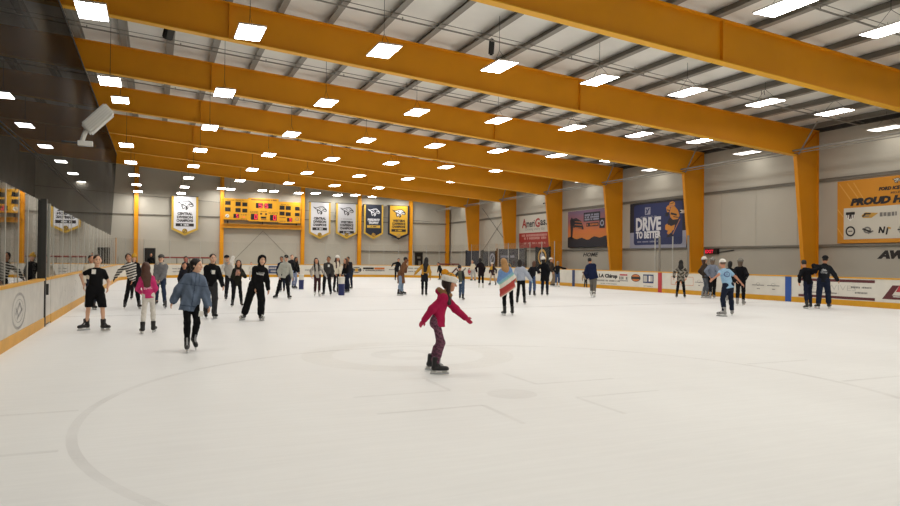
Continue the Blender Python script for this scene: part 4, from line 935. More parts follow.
# ================================================================== PEOPLE
# Every figure is one smooth body surface meshed from a field of limb shapes; clothes are meshed the same way around it.
V = lambda *a: np.array(a, float)
def nrm(a):
    n = np.linalg.norm(a); return a/n if n > 1e-9 else V(0, 0, 1)
class Field:
    def __init__(s): s.ops = []; s.cols = []
    def rc(s, a, b, r1, r2, col, n=None, fl=1.0, k=.03):
        s.ops.append(('rc', np.array(a, float), np.array(b, float), r1, r2, len(s.cols), None if n is None else nrm(np.array(n, float)), fl, k)); s.cols.append(col); return s
    def el(s, c, ax, rad, col, k=.03):
        s.ops.append(('el', np.array(c, float), np.array(ax, float), np.array(rad, float), len(s.cols), k)); s.cols.append(col); return s
    def cut(s, p, n): s.ops.append(('cut', np.array(p, float), nrm(np.array(n, float)))); return s
    def mesh(s, name, cell, material, parent, scale, pattern=None, paints=(), wob=0.0):
        lo, hi = V(9, 9, 9), V(-9, -9, -9)
        for o in s.ops:
            if o[0] == 'rc':
                r = max(o[3], o[4]); lo = np.minimum(lo, np.minimum(o[1], o[2])-r); hi = np.maximum(hi, np.maximum(o[1], o[2])+r)
            elif o[0] == 'el':
                r = o[3].max(); lo = np.minimum(lo, o[1]-r); hi = np.maximum(hi, o[1]+r)
        lo -= 3*cell; hi += 3*cell
        N = np.ceil((hi-lo)/cell).astype(int)+1
        ax = [(lo[i]+cell*np.arange(N[i])).astype(np.float32) for i in range(3)]
        D = np.full(N, .2, np.float32); best = np.full(N, .2, np.float32); idx = np.zeros(N, np.int16)
        for o in s.ops:
            if o[0] == "sub":
                P = o[2]-np.sqrt((ax[0][:, None, None]-o[1][0])**2+(ax[1][None, :, None]-o[1][1])**2+(ax[2][None, None, :]-o[1][2])**2)
                np.maximum(D, P, out=D); np.maximum(best, P, out=best); continue
            if o[0] == "cut":
                P = (ax[0][:, None, None]-o[1][0])*o[2][0]+(ax[1][None, :, None]-o[1][1])*o[2][1]+(ax[2][None, None, :]-o[1][2])*o[2][2]
                np.maximum(D, P, out=D); np.maximum(best, P, out=best); continue
            if o[0] == 'rc':
                _, a, b, r1, r2, ci, n, fl, k = o; r = max(r1, r2)
                l, h = np.minimum(a, b)-r, np.maximum(a, b)+r
            else:
                _, c, A, R, ci, k = o; r = R.max(); l, h = c-r, c+r
            m = k+2.5*cell
            i0 = np.maximum(0, np.floor((l-m-lo)/cell).astype(int)); i1 = np.minimum(N, np.ceil((h+m-lo)/cell).astype(int)+1)
            if (i1 <= i0).any(): continue
            sl = tuple(slice(i0[i], i1[i]) for i in range(3))
            X = ax[0][sl[0]][:, None, None]; Y = ax[1][sl[1]][None, :, None]; Z = ax[2][sl[2]][None, None, :]
            if o[0] == 'rc':
                ba = b-a; bb = float(ba@ba)+1e-12
                px, py, pz = X-a[0], Y-a[1], Z-a[2]
                t = np.clip((px*ba[0]+py*ba[1]+pz*ba[2])/bb, 0, 1)
                qx, qy, qz = px-t*ba[0], py-t*ba[1], pz-t*ba[2]
                d2 = qx*qx+qy*qy+qz*qz
                if n is not None:
                    qn = qx*n[0]+qy*n[1]+qz*n[2]; d2 = d2+qn*qn*(1/fl**2-1)
                d = np.sqrt(d2)-(r1+(r2-r1)*t)
                if n is not None: d = d*(.5+.5*fl)
            else:
                px, py, pz = X-c[0], Y-c[1], Z-c[2]
                q = [(px*A[i][0]+py*A[i][1]+pz*A[i][2]) for i in range(3)]
                k0 = np.sqrt(sum((q[i]/R[i])**2 for i in range(3))); k1 = np.sqrt(sum((q[i]/R[i]**2)**2 for i in range(3)))+1e-6
                d = k0*(k0-1)/k1
            bs = best[sl]; w = d < bs; idx[sl][w] = ci; best[sl] = np.where(w, d, bs)
            Ds = D[sl]
            h_ = np.maximum(k-np.abs(Ds-d), 0)/max(k, 1e-6); D[sl] = np.minimum(Ds, d)-h_*h_*k*.25
        if wob:
            D += (wob*np.sin(ax[2]*38+2)[None, None, :]*np.sin(ax[0]*31)[:, None, None]+wob*.7*np.sin(ax[1]*44)[None, :, None]*np.sin(ax[2]*23+1)[None, None, :]).astype(np.float32)
        D[0] = D[-1] = .1; D[:, 0] = D[:, -1] = .1; D[:, :, 0] = D[:, :, -1] = .1
        ins = D < 0
        n0, n1, n2 = N-1
        c8 = [(i, j, k) for i in (0, 1) for j in (0, 1) for k in (0, 1)]
        cnt = np.zeros((n0, n1, n2), np.int8)
        for i, j, k in c8: cnt += ins[i:i+n0, j:j+n1, k:k+n2]
        act = (cnt > 0) & (cnt < 8)
        I = np.argwhere(act); vid = np.full((n0, n1, n2), -1, np.int64); vid[act] = np.arange(len(I))
        acc = np.zeros((len(I), 3)); num = np.zeros(len(I))
        for a in c8:
            for d in range(3):
                if a[d]: continue
                b = list(a); b[d] = 1
                va = D[I[:, 0]+a[0], I[:, 1]+a[1], I[:, 2]+a[2]]; vb = D[I[:, 0]+b[0], I[:, 1]+b[1], I[:, 2]+b[2]]
                x = (va < 0) != (vb < 0); t = np.where(x, va/(va-vb+1e-12), 0)
                p = np.array(a, float)[None].repeat(len(I), 0); p[:, d] += t
                acc += p*x[:, None]; num += x
        P = lo+(I+acc/num[:, None])*cell
        quads = []
        for d in range(3):
            e, f = [(1, 2), (2, 0), (0, 1)][d]
            s0 = [slice(1, -1)]*3; s0[d] = slice(0, -1); s1 = list(s0); s1[d] = slice(1, None)
            a_, b_ = ins[tuple(s0)], ins[tuple(s1)]
            for flip, mk in ((False, a_ & ~b_), (True, ~a_ & b_)):
                Q = np.argwhere(mk)
                if not len(Q): continue
                off = np.ones(3, int); off[d] = 0; Q = Q+off
                def at(de, df):
                    R_ = Q.copy(); R_[:, e] -= de; R_[:, f] -= df; return vid[R_[:, 0], R_[:, 1], R_[:, 2]]
                q = np.stack([at(1, 1), at(0, 1), at(0, 0), at(1, 0)], 1)
                quads.append(q[:, ::-1] if flip else q)
        F = np.concatenate(quads); F = F[(F >= 0).all(1)]
        ci = idx[np.minimum(np.rint((P-lo)/cell).astype(int), N-1)[:, 0], np.minimum(np.rint((P-lo)/cell).astype(int), N-1)[:, 1], np.minimum(np.rint((P-lo)/cell).astype(int), N-1)[:, 2]]
        col = np.array([lin(c) for c in s.cols])[ci]
        if pattern is not None: col = pattern(P, col)
        for fn, c in paints:
            mk = fn(P); col[mk] = lin(c)
        me = bpy.data.meshes.new(name)
        me.vertices.add(len(P)); me.vertices.foreach_set('co', (P*scale).astype(np.float32).ravel())
        me.loops.add(len(F)*4); me.loops.foreach_set('vertex_index', F.astype(np.int32).ravel())
        me.polygons.add(len(F)); me.polygons.foreach_set('loop_start', np.arange(0, len(F)*4, 4, dtype=np.int32)); me.polygons.foreach_set('use_smooth', np.ones(len(F), bool))
        me.update(); me.validate()
        ca = me.color_attributes.new('Col', 'FLOAT_COLOR', 'POINT')
        ca.data.foreach_set('color', np.concatenate([col, np.ones((len(col), 1))], 1).astype(np.float32).ravel())
        me.materials.append(material)
        return link(name, me, None, parent)

def ik(a, b, l1, l2, pole):
    d = b-a; L = np.linalg.norm(d); dn = d/max(L, 1e-6)
    if L > (l1+l2)*.995: L = (l1+l2)*.995
    L = max(L, abs(l1-l2)+.02)
    e = a+dn*L
    x = (l1*l1-l2*l2+L*L)/(2*L); h = math.sqrt(max(0, l1*l1-x*x))
    p = pole-dn*(pole@dn); p = nrm(p)
    return a+dn*x+p*h, e
def face_dir(phi): a = math.radians(phi); return V(math.sin(a), -math.cos(a), 0)

SKATE = {}
def skate_mesh(key, boot, toe, lace, holder):
    """one figure/hockey style boot, toe along -Y, blade bottom at z = 0 (local, unit scale)"""
    if key in SKATE: return SKATE[key]
    f = Field()
    f.rc((0, .045, .12), (0, .03, .27), .050, .058, boot, k=.02); f.rc((0, .06, .105), (0, -.15, .095), .046, .040, boot, k=.03); f.rc((0, -.10, .10), (0, -.165, .092), .043, .036, toe, k=.02)
    f.rc((0, -.034, .20), (0, -.046, .275), .018, .018, lace, k=.01); f.rc((0, -.10, .128), (0, -.045, .18), .016, .018, lace, k=.01)
    f.cut((0, 0, .065), (0, 0, -1)).cut((0, 0, .30), (0, 0, 1))
    o = f.mesh('skate', .011, M_BOOT, None, 1.0)
    me = o.data; bpy.data.objects.remove(o)
    bm = BM(); box(bm, -.004, .004, -.20, .13, 0, .03, 0); box(bm, -.012, .012, -.17, -.08, .028, .07, 1); box(bm, -.012, .012, .03, .11, .028, .07, 1); box(bm, -.008, .008, -.19, .125, .026, .04, 1)
    b = obj('blade', bm, [M('steel'), M('blade_holder')]); bme = b.data; bpy.data.objects.remove(b)
    SKATE[key] = (me, bme); return SKATE[key]
SK = dict(black=('#1b1a1b', '#151415', '#3c3b3d'), blackwhite=('#1d1c1d', '#c9c7c2', '#d5d3ce'), white=('#d9d7d2', '#cfccc6', '#ecebe6'), silver=('#1c1c1e', '#2c2c2e', '#9a9a9c'), grey=('#8d8b88', '#343436', '#c6c4c0'))

NP = [0]
def person(label, feet, head, phi, hands=(None, None), toes=None, crouch=0.0, look=None, bow=0.0,
           skin='#D9A98C', top=('jacket', '#222222', .03), hem=.10, sleeve='long', bottom=('jeans', '#232836', .015), hair=('short', '#2a1d18'), hat=None,
           skates='black', glove=(None, None), female=False, kid=False, badge=None, hood=None, pattern=None, paints_top=None, skirt=None, extra=None, shoulder=None, pelx=0.0, lift=(0, 0), group=None, wob=.004):
    NP[0] += 1
    g = [on_ground(u, v+.8) for u, v in feet]
    pos = (g[0]+g[1])/2
    dep = float((pos-ORG)@FWD); mpp = dep/FOC
    az = math.atan2(pos[0], pos[1]); ex, ey = V(math.cos(az), -math.sin(az), 0), V(math.sin(az), math.cos(az), 0)
    to = lambda p: V((p-pos)@ex, (p-pos)@ey, p[2])
    def at_px(u, v, dy=0.0):
        d = ray(u, v); base = dep/(d@FWD); p = ORG+d*base; q = to(p); q[1] += dy
        return q
    G = [to(x) for x in g]
    hp = at_px(*head); ztop = hp[2]
    near = dep < 13; mid = dep < 24
    f = face_dir(phi); r = np.cross(f, V(0, 0, 1))          # person's facing and own right hand
    fl_ = face_dir(look if look is not None else phi)
    # --- solve scale
    s = ztop/1.80; hs = 1.24 if kid else 1.13; sl = .86 if kid else .90 if female else 1.0
    for _ in range(4):
        pel = V((G[0][0]+G[1][0])/2, (G[0][1]+G[1][1])/2, 0)/s+r*0+V(pelx*mpp/s, 0, 0); pel[2] = 1.02-crouch
        Lx = (hp[0]/s-pel[0])*.78
        lean = V(Lx, 0, 0)+f*bow
        ll = min(.42, np.linalg.norm(lean)); lean = nrm(lean)*ll if ll > 1e-5 else lean*0
        nb = pel+lean+V(0, 0, math.sqrt(.50**2-ll**2))
        up = nrm(nb-pel); hup = nrm(up*.6+V(0, 0, .4)); hc = nb+hup*(.058+.117*hs)+fl_*.015
        s = ztop/(hc[2]+.118*hs)
    S = lambda q: np.asarray(q)/s
    root = empty('person', tuple(pos), -az); tag(root, label, 'person', group)
    r3 = nrm(r-up*(r@up)); f3 = np.cross(up, r3)            # torso frame
    sw = (.128 if kid else .132 if female else .152)
    SH = [nb-up*.085+r3*sw, nb-up*.085-r3*sw]
    if shoulder: SH = [SH[0]+up*shoulder[0], SH[1]+up*shoulder[1]]
    HIP = [pel-up*.03+r3*.088*sl, pel-up*.03-r3*.088*sl]
    # --- legs
    toes = toes or (phi+(-8), phi+8)
    KN, AN, SKF = [], [], []
    for i in (0, 1):
        gp = S(G[i]); gp[2] = lift[i]
        td = face_dir(toes[i]); leg = nrm(HIP[i]-gp); up_s = nrm(leg*.45+V(0, 0, .55))
        if lift[i]: up_s = nrm(up_s+td*.45)
        ank = gp+up_s*.16-td*.03
        # keep the foot joint within reach of the leg
        if np.linalg.norm(HIP[i]-ank) > .862:
            HIP_z = HIP[i]
        k_, a_ = ik(HIP[i], ank, .435, .425, f+td*.5)
        KN.append(k_); AN.append(ank); SKF.append((gp, td, up_s))
    # --- arms
    EL, WR, HD = [], [], []
    for i in (0, 1):
        sg = 1 if i == 0 else -1
        if hands[i] is None: ht = SH[i]+r3*sg*.07+f3*.05-V(0, 0, .58)
        else:
            h = hands[i]; ht = S(at_px(h[0], h[1], h[2] if len(h) > 2 else 0.0))
        d = ht-SH[i]; L = np.linalg.norm(d); wl = max(.12, L-.075); wt = SH[i]+nrm(d)*wl
        e_, w_ = ik(SH[i], wt, .29, .255, -f3*.7+r3*sg*.5-V(0, 0, .25))
        hd = nrm(nrm(w_-e_)*.8+nrm(ht-w_)*.4) if np.linalg.norm(ht-w_) > 1e-3 else nrm(w_-e_)
        EL.append(e_); WR.append(w_); HD.append(hd)
    cell = (.0075 if near else .0095 if mid else .0115)/s; fing = max(.0092, cell*.86)
    dk = lambda c, k: '#%02x%02x%02x' % tuple(max(0, min(255, int(int(c[i:i+2], 16)*k))) for i in (1, 3, 5))
    # ---------------- body
    B = Field()
    hx = np.cross(fl_, hup); hx = nrm(hx); hf = np.cross(hup, hx)       # head frame: right, forward, up
    A = np.stack([hx, hf, hup]); R_ = lambda x, y, z: hc+(hx*x+hf*y+hup*z)*hs
    B.el(R_(0, -.010, .022), A, V(.074, .094, .096)*hs, skin); B.el(R_(0, .022, -.035), A, V(.060, .070, .082)*hs, skin, .04)
    B.rc(R_(0, .06, -.088), R_(0, .066, -.092), .026*hs, .024*hs, skin)
    B.rc(R_(0, .090, .012), R_(0, .112, -.022), .011, .0155, skin, k=.015)                 # nose
    B.rc(R_(-.03, .083, .030), R_(.03, .083, .030), .012, .012, skin, k=.02)               # brow
    B.rc(R_(-.018, .088, -.058), R_(.018, .088, -.058), .0085, .0085, '#B57E6C' if skin > '#A' else '#6d4038', k=.012)     # mouth
    for q in (-1, 1):
        B.el(R_(q*.076, -.005, -.005), A, V(.014, .022, .032), skin, .012)
        B.rc(R_(q*.045, .068, -.022), R_(q*.05, .06, -.03), .02, .018, skin)
    B.rc(nb-up*.02, hc-hup*.07*hs-hf*.01, .056, .050, skin)
    nk = skin
    B.rc(pel-up*.03, pel+up*.13, .145*sl, .118*sl, nk, f3, .68, .06); B.rc(pel+up*.13, nb-up*.17, .118*sl, .142*sl, nk, f3, .68, .06)
    B.rc(SH[0]-r3*.03, SH[1]+r3*.03, .052, .052, nk, None, 1, .08)
    for i in (0, 1):
        B.rc(HIP[i], KN[i], .078*sl, .052*sl, skin, k=.02); B.rc(KN[i], AN[i], .050*sl, .036, skin, k=.015); cm = KN[i]*.7+AN[i]*.3-f*.018; B.rc(cm, cm*.8+AN[i]*.2, .046*sl, .038, skin, k=.02)
        B.rc(SH[i], EL[i], .047, .037, skin, k=.04); B.rc(EL[i], WR[i], .038, .026, skin, k=.03)
        # hand
        sg = 1 if i == 0 else -1
        hcol = glove[i] or skin; ge = 1.15 if glove[i] else 1.0
        d = HD[i]; pn = -r3*sg+f3*.25; pn = nrm(pn-d*(pn@d)); ts = np.cross(pn, d)*(-sg)
        if ts@f3 < 0 and abs(ts@f3) > .2: ts = -ts
        W = WR[i]
        B.rc(W, W+d*.075, .027*ge, .038*ge, hcol, pn, .5, .02)
        for j, (o, l) in enumerate(((.028, .068), (.010, .078), (-.009, .073), (-.027, .058))):
            b0 = W+d*.082+ts*o; b1 = b0+nrm(d+pn*.25)*l*.55; b2 = b1+nrm(d+pn*(.8+.1*j))*l*.5
            B.rc(b0-d*.01, b1, fing*ge, fing*ge, hcol, k=.006); B.rc(b1, b2, fing*ge, fing*.92*ge, hcol, k=.006)
        t0 = W+d*.025+ts*.026; t1 = t0+nrm(d*.7+ts*.75+pn*.2)*.042; t2 = t1+nrm(d+ts*.2+pn*.25)*.034
        B.rc(t0, t1, .0135*ge, .0125*ge, hcol, k=.012); B.rc(t1, t2, .0125*ge, .0105*ge, hcol, k=.006)
    def sph(c, rr): return lambda P, c=c, rr=rr: ((P-c)**2).sum(1) < rr*rr
    hcol_ = hair[1]
    pts = []
    er = max(.010, cell*.8)
    for q in (-1, 1):
        pts.append((sph(R_(q*.033, .082, .006), er*1.35), '#e4d6cc')); pts.append((sph(R_(q*.033, .088, .006), er), '#241a16'))
        for w in (-.014, 0, .014): pts.append((sph(R_(q*.034+w, .09, .034), er*.85), dk(hcol_, .9) if hcol_[1:] < 'b' else '#8a6a48'))
    if not near and not mid: pts = pts[1::5][:2]+pts[:0]
    B.mesh('body', cell, M_SKIN, root, s, paints=pts)
    cc = (.0095 if near else .012 if mid else .015)/s
    # ---------------- lower clothes
    kind, bc, bo = bottom
    Fd = Field()
    Fd.rc(pel-up*.05, pel+up*.10, .150*sl+bo*.8, .128*sl+bo*.6, bc, f3, .72, .05)
    for i in (0, 1):
        an = AN[i]+(KN[i]-AN[i])*(.16 if kind == 'leggings' or kind == 'printed' else .13 if kind == 'jeans' else .16 if kind == 'wide' else .06)
        Fd.rc(HIP[i], KN[i], .086*sl+bo, .056*sl+bo*1.1, bc, k=.05)
        if kind == 'shorts': continue
        cm = KN[i]*.7+AN[i]*.3-f*.018
        Fd.rc(KN[i], an, .055+bo*1.1, .040+bo*(1.4 if kind == 'wide' else 1.3), bc, k=.03)
        if kind in ('leggings', 'jeans', 'printed'): Fd.rc(cm, cm*.8+AN[i]*.2, .049+bo, .042+bo, bc, k=.04)
    Fd.cut(pel+up*.10, up)
    if kind == 'shorts':
        Fd.cut((KN[0]+KN[1])/2+V(0, 0, -.0), V(0, 0, -1))
    pb = []
    if kind == 'shorts':
        for i, sg in ((0, 1), (1, -1)):
            pb.append((lambda P, i=i, sg=sg: (((P-HIP[i])@r3)*sg > .068+.0) & (np.abs((P-(HIP[i]+KN[i])/2)@f3) < .02) & (P[:, 2] < HIP[i][2]-.05), '#d8d6d2'))
    pat_b = None
    if kind == 'printed':
        pat_b = lambda P, c: np.where((np.sin(P[:, 0]*230+np.sin(P[:, 2]*140)*2)*np.sin(P[:, 2]*190+np.cos(P[:, 1]*170)*1.5) > .3)[:, None], np.array([lin('#86606f')]), np.where((np.sin(P[:, 2]*77+P[:, 0]*40) > .2)[:, None], c, np.array([lin('#452e39')])))
    Fd.mesh({'leggings': 'leggings', 'printed': 'leggings', 'shorts': 'shorts'}.get(kind, 'trousers'), cc, M_CLOTH, root, s, pattern=pat_b, paints=pb, wob=wob*(.3 if kind == 'leggings' else .9))
    # ---------------- top
    tk, tc, to_ = top
    T = Field()
    long_ = hem > .25
    T.rc(pel+up*(.16), nb-up*.17, .122*sl+to_, .146*sl+to_*.8, tc, f3, .72, .06)
    T.rc(pel+up*.16, pel-up*.04 if long_ else pel-V(0, 0, hem)+f*.04 if tk == 'coat' else pel-up*hem, .122*sl+to_, .150*sl+to_*1.0, tc, f3, .74, .06)
    if long_: T.rc(pel-up*.02, pel-V(0, 0, hem+.03)+f*.02, .150*sl+to_, .185*sl+to_, tc, f3, .8, .06)
    T.rc(SH[0]-r3*.03, SH[1]+r3*.03, .056+to_*.5, .056+to_*.5, tc, None, 1, .08)
    T.rc(nb-up*.09, nb+up*(-.012 if tk != 'tee' else -.04), .095+to_*.3, .062+to_*.3, tc, None, 1, .08)
    hz = V(0, 0, 1) if (long_ or tk == 'coat') else up; T.cut(pel-hz*hem, -hz)
    sc2 = tk if tk.startswith('#') else tc
    slc = extra.get('sleeve_col', tc) if extra else tc
    for i in (0, 1):
        if sleeve == 'none': continue
        T.rc(SH[i], EL[i] if sleeve == 'long' else SH[i]*.48+EL[i]*.52, .052+to_*.7, .045+to_*.75, slc, k=.05)
        if sleeve == 'long':
            T.rc(EL[i], WR[i]-(WR[i]-EL[i])*.05, .046+to_*.8, .034+to_*.7, slc, k=.03)
    if sleeve == 'short':
        for i in (0, 1):
            pass
    if tk in ('hoodie', 'coat') and hood is None and to_ > .02:
        T.rc(nb-f3*.06-r3*.04+up*.01, nb-f3*.06+r3*.04+up*.01, .05, .05, dk(tc, .92), None, 1, .04)
    if hood == 'down_fur':
        if extra.get('hood_back'):
            T.rc(nb-f3*.07-up*.03, nb-f3*.15-up*.01, .075, .06, tc, None, 1, .04)
        for a in range(9):
            t0, t1 = math.radians(-115+230*a/9), math.radians(-115+230*(a+1)/9)
            pp = lambda t: nb+r3*.098*math.sin(t)-f3*((.088+extra.get('hood_back', 0))*math.cos(t)-.01)+up*(.022-.03*(1-math.cos(t))*.5)
            T.rc(pp(t0), pp(t1), .040, .040, extra['fur'], None, 1, .012)
    if hood == 'up':
        T.el(R_(0, -.022, .012), A, V(.108, .122, .132)*hs, tc, .03)
        T.rc(nb-f3*.03, hc-hf*.04, .085, .09, tc, None, 1, .04)
    if sleeve == 'short':
        # sleeves finish above the elbow, so the arm pieces stay short
        pass
    pt = list(paints_top(pel, nb, r3, f3, up) if paints_top else [])
    if hood == 'up':
        # face opening
        T.ops.append(('sub', R_(0, .115, -.012), .098*hs))
    patt = (lambda P, c: pattern(P, c, pel, nb, r3, f3, up)) if pattern else None
    nm = {'tee': 'shirt', 'hoodie': 'sweatshirt', 'coat': 'coat', 'jacket': 'jacket', 'vest': 'vest', 'sweater': 'sweater', 'cardigan': 'cardigan'}[tk]
    T.mesh(nm, cc, M_CLOTH, root, s, pattern=patt, paints=pt, wob=wob)
    # ---------------- skirt
    if skirt:
        K = Field(); K.rc(pel+up*.08, pel-V(0, 0, skirt[1]), .145, .185, skirt[0], f3, .8, .05).cut(pel+up*.1, up).cut(pel-V(0, 0, skirt[1]-.03), V(0, 0, -1)); K.mesh('skirt', cc, M_CLOTH, root, s, wob=.006)
    # ---------------- hair
    H = Field(); hk = hair[0]
    if hk != 'none' and hood != 'up':
        H.el(R_(0, -.022, .036), A, V(.083, .096, .095)*hs, hair[1], .02)
        if hk in ('long', 'bun', 'pony', 'bob'):
            H.el(R_(0, -.03, .0), A, V(.086, .088, .105)*hs, hair[1], .03)
        H.ops.append(('sub', R_(0, .125, -.030), .110*hs))
        if hk == 'long':
            n = hair[2] if len(hair) > 2 else .30
            bk = nb-f3*.085
            if not (len(hair) > 3 and hair[3] == 'front'): H.rc(R_(0, -.06, -.02), bk-up*.02, .098, .122, hair[1], f3, .6, .04); H.rc(bk-up*.02, bk-up*n+f3*.0, .115, .085, hair[1], f3, .42, .04)
            if not (len(hair) > 3 and hair[3] == 'back'):
                for q in (-1, 1):
                    H.rc(R_(q*.078, .0, -.02), nb+r3*q*(1 if (hx@r3) > 0 else -1)*.095+f3*.06-up*.05, .036, .045, hair[1], k=.03); H.rc(nb+r3*q*.095+f3*.07-up*.05, nb+r3*q*.085+f3*.125-up*(n*.75), .045, .03, hair[1], k=.03)
        if hk == 'bun': H.rc(R_(0, -.085, .09), R_(0, -.09, .1), .045, .04, hair[1])
        if hk == 'pony': H.rc(R_(0, -.10, .02), R_(0, -.145, -.06), .04, .04, hair[1]); H.rc(R_(0, -.145, -.06), R_(.0, -.14, -.2), .04, .022, hair[1])
        if hk == 'bob': H.rc(R_(0, -.055, -.03), R_(0, -.05, -.11), .088, .084, hair[1], hf, .8, .03)
        H.mesh('hair', cc*.9, M_HAIR, root, s, wob=.003)
    # ---------------- hat
    if hat:
        Hh = Field(); ht = hat[0]
        if ht == 'beanie':
            Hh.el(R_(0, -.018, .052), A, V(.100, .116, .108)*hs, hat[1]).cut(R_(0, 0, .030), -hup)
            bcol = hat[3] if len(hat) > 3 else dk(hat[1], .93)
            zz = (.040, .062, .084) if len(hat) > 3 else (.042, .060)
            for zb in zz:
                for a in range(14):
                    p0, p1 = 2*PI*a/14, 2*PI*(a+1)/14
                    Hh.rc(R_(.084*math.cos(p0), -.016+.100*math.sin(p0), zb), R_(.084*math.cos(p1), -.016+.100*math.sin(p1), zb), .022*hs, .022*hs, bcol, None, 1, .01)
            o = Hh.mesh('knit_hat', cc, M_CLOTH, root, s, pattern=hat[4] if len(hat) > 4 else None, wob=.003)
            if len(hat) > 2 and hat[2]:
                pm = Field(); pm.rc(R_(0, -.095, .140), R_(0, -.105, .145), .050*hs, .050*hs, hat[2]); pm.mesh('pompom', cc, M_CLOTH, o, s, wob=.006)
        else:
            sgn = -1 if ht == 'cap_back' else 1
            Hh.el(R_(0, -.018, .046), A, V(.096, .112, .098)*hs, hat[1]).cut(R_(0, 0, .040), -hup)
            o = Hh.mesh('cap', cc, M_CLOTH, root, s)
            br = Field(); br.rc(R_(-.035, sgn*.09, .042), R_(.035, sgn*.09, .042), .03, .03, hat[2] if len(hat) > 2 else hat[1], hup, .3, .02).rc(R_(-.03, sgn*.13, .036), R_(.03, sgn*.13, .036), .03, .03, hat[2] if len(hat) > 2 else hat[1], hup, .28, .03)
            br.mesh('cap_peak', cc*.8, M_CLOTH, o, s)
    # ---------------- badge
    if badge:
        p = at_px(badge[0], badge[1])/s; yd = (p-nb)@f3
        q = p+f3*(.112+to_-yd+.012); bm = BM()
        obox(bm, q*s, Vector(r3), Vector(up), Vector(f3), .045*s, .055*s, .003*s); obj('name_badge', bm, M('white_plastic'), root)
    # ---------------- skates
    sk = SK[skates]; me, bme = skate_mesh(skates, *sk, 0)
    for i in (0, 1):
        gp, td, us = SKF[i]
        yv = -td; zv = us; xv = nrm(np.cross(yv, zv)); yv = np.cross(zv, xv)
        o = link('skate', me, None, root); m4 = Matrix(((xv[0], yv[0], zv[0], gp[0]*s), (xv[1], yv[1], zv[1], gp[1]*s), (xv[2], yv[2], zv[2], gp[2]*s), (0, 0, 0, 1)))
        o.matrix_local = m4 @ Matrix.Scale(s*(1.06 if kid else 1), 4)
        link('blade', bme, None, o)
    if extra and 'after' in extra: extra['after'](dict(root=root, s=s, cc=cc, SH=SH, nb=nb, pel=pel, r3=r3, f3=f3, up=up, R=R_, WR=WR, EL=EL, HD=HD, at=at_px, A=A, hs=hs, hf=hf))
    return root
SKIN1, SKIN2, SKIN3, SKIN4 = '#DDAF92', '#C98F6E', '#9A6848', '#70472F'
def box_paint(o, a, b, n, wa, wb, c, front=True, inner=None):
    """colour patch on the cloth around o (axes a, b), on the side n"""
    def fn(P):
        q = P-o; m = (np.abs(q@a) < wa) & (np.abs(q@b) < wb) & (q@n > 0)
        if inner is not None: m &= inner(q@a, q@b)
        return m
    return (fn, c)
def stripes(period, c1, c2, axis='up'):
    def fn(P, col, pel, nb, r3, f3, up):
        t = ((P-pel)@up)+.25*np.abs((P-pel)@r3)*0
        return np.where((np.sin(t*2*PI/period+1.2*np.sin((P-pel)@r3*9)) > 0)[:, None], np.array([lin(c1)]), np.array([lin(c2)]))
    return fn
def blotch(c1, c2, c3, k=30):
    def fn(P, col, pel, nb, r3, f3, up):
        a = np.sin(P[:, 0]*k+2*np.sin(P[:, 2]*k*.7))+np.sin(P[:, 2]*k*1.1+1.7*np.sin(P[:, 1]*k)); o = np.where((a > .5)[:, None], np.array([lin(c2)]), np.array([lin(c1)]))
        return np.where((a < -.7)[:, None], np.array([lin(c3)]), o)
    return fn
def denim(c1, c2):
    def fn(P, col, pel, nb, r3, f3, up):
        x = (P-nb)@r3; z = (P-nb)@up; base = np.repeat(np.array([lin(c1)]), len(P), 0)
        seam = (np.abs(z+.20) < .008) | (np.abs(z+.62) < .012) | (np.abs(np.abs(x)-.075) < .006) & (z > -.2) | (np.abs(x) < .012)
        base[seam] = lin(c2)
        wash = .85+.3*np.sin(P[:, 2]*17+np.sin(P[:, 0]*21)*2)*np.sin(P[:, 0]*13+1); return base*wash[:, None].clip(.7, 1.2)
    return fn

# --- left group
person('man in black T-shirt and shorts with white badge, legs apart near the left boards', [(85, 329.5), (104.5, 330)], (97.5, 255), 8, ((82.3, 287.5), (108.3, 291)), toes=(-58, 38),
       skin=SKIN1, top=('tee', '#161618', .016), sleeve='short', hem=.12, bottom=('shorts', '#141416', .035), hair=('short', '#3a261c'), badge=(92.7, 271.5), wob=.003)
person('man in cream jacket partly hidden behind the man in black T-shirt', [(88, 309), (94, 309)], (91.3, 255), 15, top=('jacket', '#D2C9B8', .035), hair=('short', '#241a16'), skin=SKIN2)
person('woman in black and white striped sweater skating with one arm out', [(124.5, 307.5), (139.5, 308)], (128.3, 253.8), 5, ((114, 279), (131.5, 285, -.2)), skin=SKIN2, female=True, glove=('#151515', None),
       top=('sweater', '#d8d4cc', .03), bottom=('leggings', '#151517', .012), hair=('bun', '#1d1512'), pattern=stripes(.085, '#1b1a1b', '#D5D1C8'))
person('person in mustard pom-pom hat and dark jacket behind the striped sweater woman', [(131.5, 299), (138, 299)], (134, 255), 0, top=('jacket', '#1c1b1d', .03), hat=('beanie', '#C79A3C', '#D1A545'), hair=('bob', '#1d1512'), female=True, bottom=('leggings', '#19191b', .012))
person('girl in pink top and white leggings with long brown hair, seen from behind', [(153.8, 331.5), (142, 333)], (146, 262.3), 176, ((153.2, 297, .2), (140.5, 295, .24)), toes=(165, 190), female=True, kid=True, top=('hoodie', '#C93A73', .022), hem=.10,
       bottom=('leggings', '#D8D3CB', .008), hair=('long', '#54362a', .25, 'back'), skin=SKIN1, paints_top=lambda pel, nb, r3, f3, up: [box_paint(nb-up*.33, r3, up, -f3, .10, .028, '#E3B6C6', inner=lambda a, b: np.sin(a*260) > -.3)])
